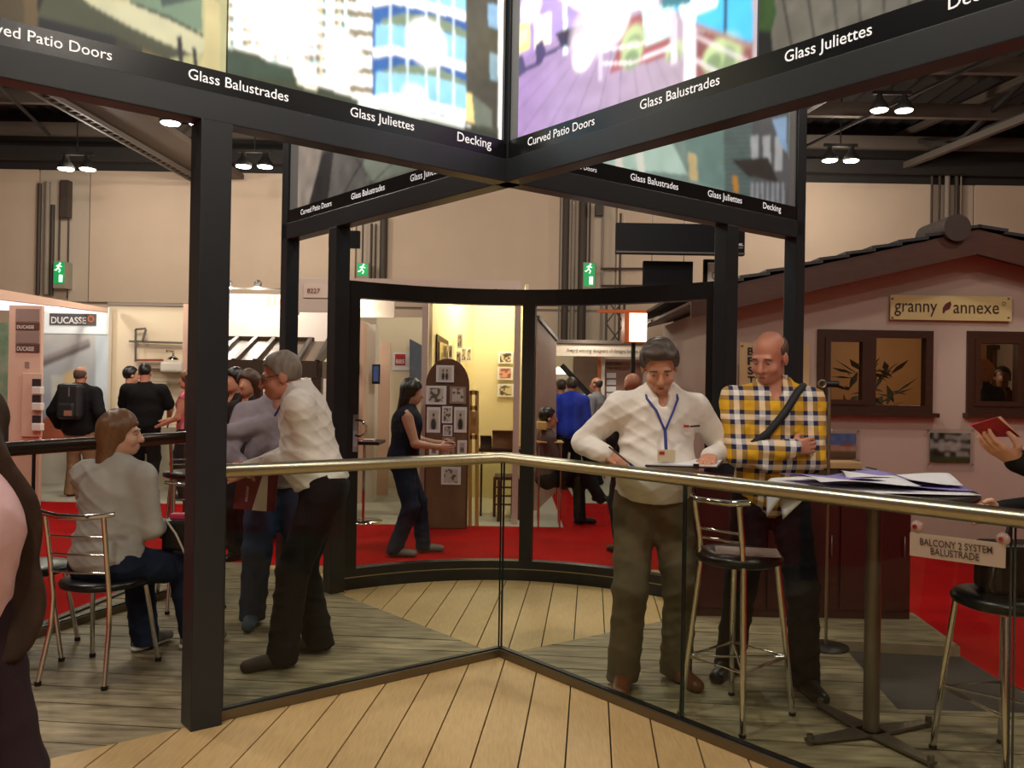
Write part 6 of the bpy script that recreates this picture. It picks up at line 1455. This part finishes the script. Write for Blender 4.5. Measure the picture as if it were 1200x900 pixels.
va = stripe(sx_.outputs['X'], .12, yb, 0); vb = stripe(sx_.outputs['Z'], .12, yb, .03)
mx_ = nt.nodes.new('ShaderNodeMix'); mx_.data_type = 'RGBA'; mx_.inputs[0].default_value = .5; nt.links.new(va, mx_.inputs[6]); nt.links.new(vb, mx_.inputs[7]); nt.links.new(mx_.outputs[2], bs.inputs['Base Color'])
L2 = (ground(905, 812).x+.02, ground(905, 812).y+.15); yw = PI-.1
m2 = person('man in yellow and navy plaid shirt standing with folded arms', L2, yw, 1.83, lean=(0, .03), head=(-.62, -.36, -.05), bulk=1.06, belly=.3, face=True, h=.009, loose=.02, wob=.007,
    arms=dict(R=dict(w=(-.05, .258, 1.22), pole=(1, -.1, -.8), d=(-1, -.45, .12), n=(0, -1, 0), curl=.35), L=dict(w=(.06, .208, 1.14), pole=(-1, -.1, -.8), d=(1, -.35, .25), n=(0, -1, -.2), curl=.3)),
    legs=dict(R=dict(a=(.17, -.12, .085), foot=-.5), L=dict(a=(-.16, .1, .085), foot=.2)),
    top=PL, top_hem=.86, bottom=fabric('dark_jeans', c(26, 26, 32)), shoe=BLKL, hair=STUB, hairstyle='balding', skinm=SK2)
N, up, fw, rt = m2['N'], m2['up'], m2['fw'], m2['rt']
child(m2, 'shoulder_strap', mat('black_webbing', c(16, 16, 18), .7), lambda b: [b.beam(Vector(p_), Vector(q_), .012, .05, tuple(fw)) if False else None for p_, q_ in ()] or b.tube([N-up*.05-rt*.17-fw*.07, N-up*.015-rt*.15+fw*.0, N-up*.04-rt*.10+fw*.10, N-up*.14-rt*.03+fw*.155, N-up*.24+rt*.05+fw*.165, N-up*.30+rt*.12+fw*.15], .02, 8))
# 3. man in white shirt at left, leaning
L3 = (ground(345, 770).x+.10, ground(345, 770).y-.02); yw = PI/2+.15
wl = at(318, 540, 4.62)
m3 = person('grey haired man in white shirt and glasses leaning over the left handrail', L3, yw, 1.78, lean=(0, .15), hip=(0, -.05), neck=(.055, -.06), seed=int(ground(345, 770).x*97+.07*97+900) % 1000, head=(.12, -.22, 0), bulk=1.1, belly=.4, face=True, h=.009, loose=.02, wob=.009,
    arms=dict(L=dict(w=loc2(L3, yw, wl), pole=(-.5, -1, -.4), d=loc2((0, 0), yw, (-.9, -.1, -.45)), n=(.4, .2, -1), curl=.6), R=dict(w=(.10, .36, 1.02), pole=(.6, -1, -.3))),
    legs=dict(L=dict(a=(-.13, .14, .085), foot=.35), R=dict(a=(.13, -.02, .085), foot=.0)),
    top=WSH, top_hem=.95, bottom=BLK, shoe=DKBL, hair=GREYH, hairstyle='short', skinm=SK2, trouser_r=1.5, shoe_name='boot')
hp_ = m3['hp']
child(m3, 'glasses', BLACKP, lambda b: [b.tube([hp_(q*.034+.022*math.cos(a*PI/6), .098, .0+.015*math.sin(a*PI/6)) for a in range(12)], .0022, 6, True) for q in (-1, 1)]+[b.tube([hp_(-.012, .1, .004), hp_(.012, .1, .004)], .0022, 6)]+[b.tube([hp_(q*.056, .096, .004), hp_(q*.08, .04, .008), hp_(q*.082, -.01, .008)], .0025, 6) for q in (-1, 1)])
N, up, fw, rt = m3['N'], m3['up'], m3['fw'], m3['rt']
child(m3, 'lanyard', BLUEL, lambda b: b.tube([N+up*.012-fw*.045, N+up*.012-rt*.062-fw*.01, N-up*.02-rt*.085+fw*.05, N-up*.12-rt*.06+fw*.15], .006, 6))
# 4. man in lilac shirt behind him
CHK = fabric('lilac_check', c(164, 155, 166), .85, .12); L4 = (ground(293, 738).x+.11, ground(293, 738).y+.16); yw = PI+.35
m4 = person('man in pale lilac shirt and blue jeans gesturing behind the left handrail', L4, yw, 1.67, lean=(.02, .03), head=(.35, -.1, 0), bulk=1.22, belly=.8, face=False, h=.011, loose=.02, wob=.008,
    arms=dict(L=dict(w=loc2(L4, yw, at(268, 505, 5.05)), pole=(-1, -.2, -.6), d=loc2((0, 0), yw, (-1, -.3, .5)), n=(0, .6, .8), curl=.15), R=dict(w=loc2(L4, yw, at(290, 552, 4.95)), pole=(1, -.5, -.6), d=(0, .8, -.6), n=(-1, 0, 0), curl=.6)),
    legs=dict(L=dict(a=(-.14, .02, .085), foot=.3), R=dict(a=(.14, .0, .085), foot=-.2)), top=CHK, top_hem=.86, bottom=JEANB, shoe=fabric('blue_canvas', c(70, 84, 96)), hair=DKH, hairstyle='short', skinm=SK2, trouser_r=1.6, headfine=.008)
a0, a1 = at(278, 556, 4.78), at(326, 557, 4.86); b0, b1 = at(273, 596, 4.78), at(322, 600, 4.86)
t = Thing('brochure', 'maroon brochure with a white lower part held below the left handrail', 'brochure', b0); t.part('cover', mat('maroon_print', c(112, 24, 44), .4), lambda b: b.slab([b0, b1, a1, a0], (0, .006, 0)))
t.part('photo_panel', WHITEP, lambda b: b.slab([b0.lerp(b1, .45), b0.lerp(b1, .8), a0.lerp(a1, .75), a0.lerp(a1, .62)], (0, -.003, 0))); text('lettering', 'BALCONY', WINK, b0.lerp(b1, .32)+(a0-b0)*.25+Vector((0, -.004, 0)), (a0-b0), .085, None, up=tuple(b0-b1), parent=t.o, inv=t.inv)
# 5. woman seated on the chrome chair, seen from behind
GSW = fabric('grey_sweatshirt', c(174, 172, 165)); L5 = (cc.x+.0, cc.y+.02); yw = -.2
m5 = person('woman with brown hair in grey top seated on a chrome chair seen from behind', L5, yw, 1.66, lean=(.0, .06), hipz=.575, head=(-1.15, .0, 0), bulk=1.24, female=True, face=True, h=.009, loose=.022, wob=.008,
    arms=dict(L=dict(w=(-.08, .36, .72), pole=(-1, -.4, -.3), d=(.5, .8, -.1), n=(0, 0, -1)), R=dict(w=(.12, .30, .70), pole=(.45, -1, -.3), d=(-.3, .9, -.1), n=(0, 0, -1))),
    legs=dict(L=dict(a=(-.02, .36, .085), foot=-.2, pole=(-.2, 1, .8)), R=dict(a=(.22, .46, .085), foot=-.5, pole=(.3, 1, .8))),
    top=GSW, top_hem=-.06, bottom=JEAN, shoe=GREYS, sole=WSOLE, hair=BRH, hairstyle='long', skinm=SK3, collar=False, vneck=False, trouser_r=1.3, top_name='sweatshirt')
t = Thing('handbag', 'black handbag with pale trimmed straps on the seated woman lap', 'bag', (L5[0]+.2, L5[1]+.42, .62)); o_ = Vector((L5[0]+.30, L5[1]+.22, .58))
t.part('body', BLACKV, lambda b: b.prism([(o_.x-.09, o_.y-.05), (o_.x+.09, o_.y-.05), (o_.x+.1, o_.y+.06), (o_.x-.1, o_.y+.06)], o_.z, o_.z+.17), .02); t.part('strap', mat('pale_trim', c(190, 180, 164), .5), lambda b: b.tube([o_+Vector((-.06, -.06, .17)), o_+Vector((0, -.075, .1)), o_+Vector((.06, -.08, -.02)), o_+Vector((.08, -.07, -.06))], .006, 6)); t.part('purse', mat('pink_purse', c(190, 50, 84), .5), lambda b: b.box(o_.x-.06, o_.y-.02, o_.z+.165, o_.x+.05, o_.y+.03, o_.z+.2), .01)
# 6. man in brown jacket at the left edge, close
L6 = (-1.38, 2.06); yw = -1.75
m6 = person('person in brown jacket and pink shirt close by at the left edge', L6, yw, 1.78, lean=(0, -.13), bulk=1.12, belly=.6, h=.012, loose=.012, wob=.003, top=fabric('pink_shirt', c(214, 176, 176)), top_hem=.82, bottom=fabric('plum_trousers', c(48, 34, 40)), shoe=BLKL, hair=DKH, hairstyle='short', skinm=SK1, trouser_r=1.6,
    arms=dict(L=dict(w=(-.12, -.3, .92), pole=(-.1, -1, 0)), R=dict(w=(.12, -.3, .92), pole=(.1, -1, 0))), coat=dict(e=.05, hem=.76, open=.15, m=fabric('brown_tweed', c(58, 44, 34), .9, .2)))
# 7. person at the right edge holding a red leaflet
L7 = (2.12, 3.02); yw = PI/2-.25
wr = at(1192, 540, 2.86)
m7 = person('person in black top at the right edge holding a folded red leaflet', L7, yw, 1.7, lean=(0, .02), h=.012, head=(0, -.3, 0), arms=dict(L=dict(w=loc2(L7, yw, wr), pole=(-.6, -1, -.6), d=loc2((0, 0), yw, (-.9, -.1, .45)), n=loc2((0, 0), yw, (.2, .3, .8)), curl=.3), R=dict(w=(.16, .3, 1.05), pole=(.6, -1, -.5))),
    top=fabric('black_knit', c(26, 26, 26)), top_hem=.85, bottom=fabric('pale_trousers', c(180, 176, 168)), shoe=BLKL, hair=BLKH, hairstyle='bob', skinm=SK3, female=True, vneck=False, collar=False)
t = Thing('leaflet', 'folded red and pale leaflet held up at the right edge', 'leaflet', at(1165, 515, 2.8)); A_, B_, C_, D_ = at(1138, 499, 2.82), at(1169, 489, 2.8), at(1196, 512, 2.84), at(1153, 512, 2.86)
t.part('red_page', mat('red_cover', c(150, 28, 36), .4), lambda b: b.slab([A_, D_, C_, B_], (0, .004, .002))); t.part('pale_page', PINKW, lambda b: b.slab([B_, at(1173, 488, 2.8), at(1197, 513, 2.83), C_], (0, .004, 0))); t.part('inner_page', REDI, lambda b: b.slab([A_, at(1137, 497, 2.84), at(1148, 495, 2.84), at(1150, 499, 2.82)], (0, .004, 0)))
# ---- people beyond the door and at the stands
def far(label, px, py_feet, py_head, yaw, zf=ZG, Y=None, **k):
    g = ground(px, py_feet, zf) if Y is None else Vector((at(px, 500, Y).x, Y, zf))
    H_ = at(px, py_head, g.y).z-zf; return person(label, (g.x, g.y), yaw, H_, zf=zf, h=k.pop('h', .02), hands=k.pop('hands', False), headfine=k.pop('headfine', .012), **k)
NAVY = fabric('navy_top', c(26, 28, 44))
w8 = far('woman with long dark hair and sleeveless navy top behind the door glass', 470, 650, 441, -PI/2+.1, bulk=1.3, female=True, h=.013, hands=True, headfine=.008, lean=(0, .04), head=(0, -.15, 0), arms=dict(R=dict(w=(.10, .33, 1.0), pole=(.5, -1, -.4)), L=dict(w=(-.08, .36, 1.02), pole=(-.5, -1, -.4))), legs=dict(L=dict(a=(-.1, .2, .085)), R=dict(a=(.1, -.05, .085))), top=NAVY, top_hem=.80, sleeve='none', bottom=JEAN, shoe=GREYS, hair=BLKH, hairstyle='longdark', skinm=SK3, collar=False, vneck=False)
far('man in pale blue grey shirt bending at the arched photo board seen from behind', 516, 622, 436, .15, bulk=1.2, lean=(0, .16), head=(0, -.5, 0), arms=dict(R=dict(w=(.2, .42, 1.05), pole=(1, -.3, -.3))), top=fabric('blue_grey_shirt', c(140, 150, 160)), top_hem=.85, bottom=fabric('olive_trousers', c(66, 56, 44)), shoe=BLKL, hair=GREYH, hairstyle='balding', skinm=SK1) if False else None
far('man in black jacket with backpack facing the stand at far left', 91, 582, 428, .05, bulk=1.25, top=fabric('black_jacket', c(20, 20, 22)), top_hem=.82, bottom=fabric('beige_trousers', c(150, 116, 88)), shoe=DKBL, hair=STUB, hairstyle='balding', skinm=SK2, loose=.04, vneck=False, arms=dict(L=dict(w=(-.3, .08, .95)), R=dict(w=(.3, .08, .95))))
g = ground(91, 582, ZG); BP = mat('backpack_nylon', c(24, 24, 27), .5)
t = Thing('backpack', 'black backpack worn by the man in the black jacket', 'backpack', (g.x, g.y-.2, 1.0)); t.part('main_bag', BP, lambda b: b.box(g.x-.15, g.y-.33, .98, g.x+.17, g.y-.17, 1.45), .05); t.part('pocket', BP, lambda b: b.box(g.x-.1, g.y-.39, 1.0, g.x+.12, g.y-.32, 1.2), .03); t.part('badge_patch', mat('tan_patch', c(150, 100, 80), .6), lambda b: b.box(g.x+.0, g.y-.394, 1.03, g.x+.1, g.y-.388, 1.1)); t.part('zip', GREYM, lambda b: b.box(g.x+.02, g.y-.335, 1.28, g.x+.04, g.y-.328, 1.4))
far('stout man in black polo shirt seen from behind at the left stand', 167, 580, 424, .1, bulk=1.45, belly=.5, top=fabric('black_polo', c(18, 18, 20)), top_hem=.84, sleeve='short', bottom=BLK, shoe=BLKL, hair=BLKH, hairstyle='cropped', skinm=SK2, vneck=False, arms=dict(L=dict(w=(-.24, .3, 1.0), pole=(-1, -.5, -.3)), R=dict(w=(.24, .3, 1.0), pole=(1, -.5, -.3))))
far('man mostly hidden behind the stout man in black', 151, 576, 428, -.9, Y=12.3, top=fabric('charcoal_shirt', c(44, 40, 40)), bottom=BLK, shoe=BLKL, hair=BLKH, hairstyle='short', skinm=SK1)
far('woman in pink floral top beside the front left post', 219, 586, 433, PI/2, female=True, bulk=1.15, top=mat('pink_floral', c(196, 96, 104), .8, 0, .5, 18, var2=c(70, 44, 60)), sleeve='none', top_hem=.88, bottom=fabric('dark_leggings', c(34, 30, 32)), shoe=BLKL, hair=BRH, hairstyle='bob', skinm=SK1, vneck=False, collar=False, arms=dict(L=dict(w=(-.1, .3, 1.0)), R=dict(w=(.15, .32, 1.05))))
far('dark haired visitor by the conservatory behind the lilac shirt man', 276, 640, 429, 2.6, Y=8.2, top=fabric('dark_coat', c(36, 32, 34)), bottom=BLK, shoe=BLKL, hair=BLKH, hairstyle='bob', skinm=SK1)
far('brown haired visitor by the conservatory beside the lilac shirt man', 291, 640, 431, 2.9, Y=7.5, top=fabric('dark_cardigan', c(48, 40, 40)), bottom=BLK, shoe=BLKL, hair=mat('chestnut_hair', c(74, 48, 32), .5, 0, .2, 40), hairstyle='longdark', skinm=SK1, female=True)
far('person in bright blue jacket far behind the door glass', 669, 512, 441, .15, Y=13.15, bulk=1.2, top=fabric('bright_blue_jacket', c(36, 60, 176)), top_hem=.78, bottom=BLK, shoe=BLKL, hair=DKH, hairstyle='short', skinm=SK1, loose=.04, vneck=False)
far('man in dark clothes left of the person in the blue jacket', 657, 512, 443, .5, Y=13.5, top=fabric('dark_brown_jacket', c(62, 50, 44)), top_hem=.8, bottom=BLK, shoe=BLKL, hair=DKH, hairstyle='short', skinm=SK1)
far('man in dark suit farthest left by the glowing pendant', 645, 512, 446, .8, Y=13.95, top=fabric('dark_suit', c(54, 44, 40)), top_hem=.8, bottom=BLK, shoe=BLKL, hair=BLKH, hairstyle='short', skinm=SK2)
far('man in grey shirt right of the person in the blue jacket', 699, 510, 441, 1.0, Y=13.75, bulk=1.15, belly=.5, top=fabric('grey_check_shirt', c(140, 140, 146)), bottom=BLK, shoe=BLKL, hair=DKH, hairstyle='balding', skinm=SK2)
far('bald man behind the right shoulder of the writing man', 741, 622, 435, .4, Y=8.1, bulk=1.1, top=fabric('charcoal_jumper', c(40, 38, 42)), bottom=fabric('charcoal_trousers', c(40, 38, 38)), shoe=BLKL, hair=STUB, hairstyle=None, skinm=SK2)
# seated visitor with crossed leg behind the mullion
g = Vector((at(640, 520, 9.65).x, 9.62, ZG))
person('visitor in dark clothes seated on the pale wooden chair behind the door glass', (g.x, g.y), -PI/2+.2, 1.7, zf=ZG, hipz=.56, h=.02, hands=False, top=fabric('grey_brown_coat', c(92, 76, 70)), top_hem=-.05, bottom=BLK, shoe=BLKL, hair=BLKH, hairstyle='short', skinm=SK1, headfine=.012, legs=dict(L=dict(a=(-.05, .42, .09), pole=(0, 1, .8)), R=dict(a=(.0, .62, .35), pole=(.2, .6, 1))), arms=dict(L=dict(w=(-.1, .3, .7)), R=dict(w=(.1, .32, .72))))
# visitors inside the cabin
far('visitor with light hair and dark jacket inside the right cabin window', 1150, 560, 419, 2.2, Y=10.2, zf=ZG+.02, top=fabric('black_cardigan', c(24, 22, 22)), bottom=BLK, shoe=BLKL, hair=mat('blond_hair', c(196, 140, 84), .5, 0, .2, 40), hairstyle='bob', skinm=SK1, female=True)
far('dark haired visitor with red scarf inside the right cabin window', 1174, 560, 428, 2.6, Y=10.6, zf=ZG+.02, top=fabric('dark_red_top', c(60, 22, 26)), bottom=BLK, shoe=BLKL, hair=BLKH, hairstyle='short', skinm=SK4)
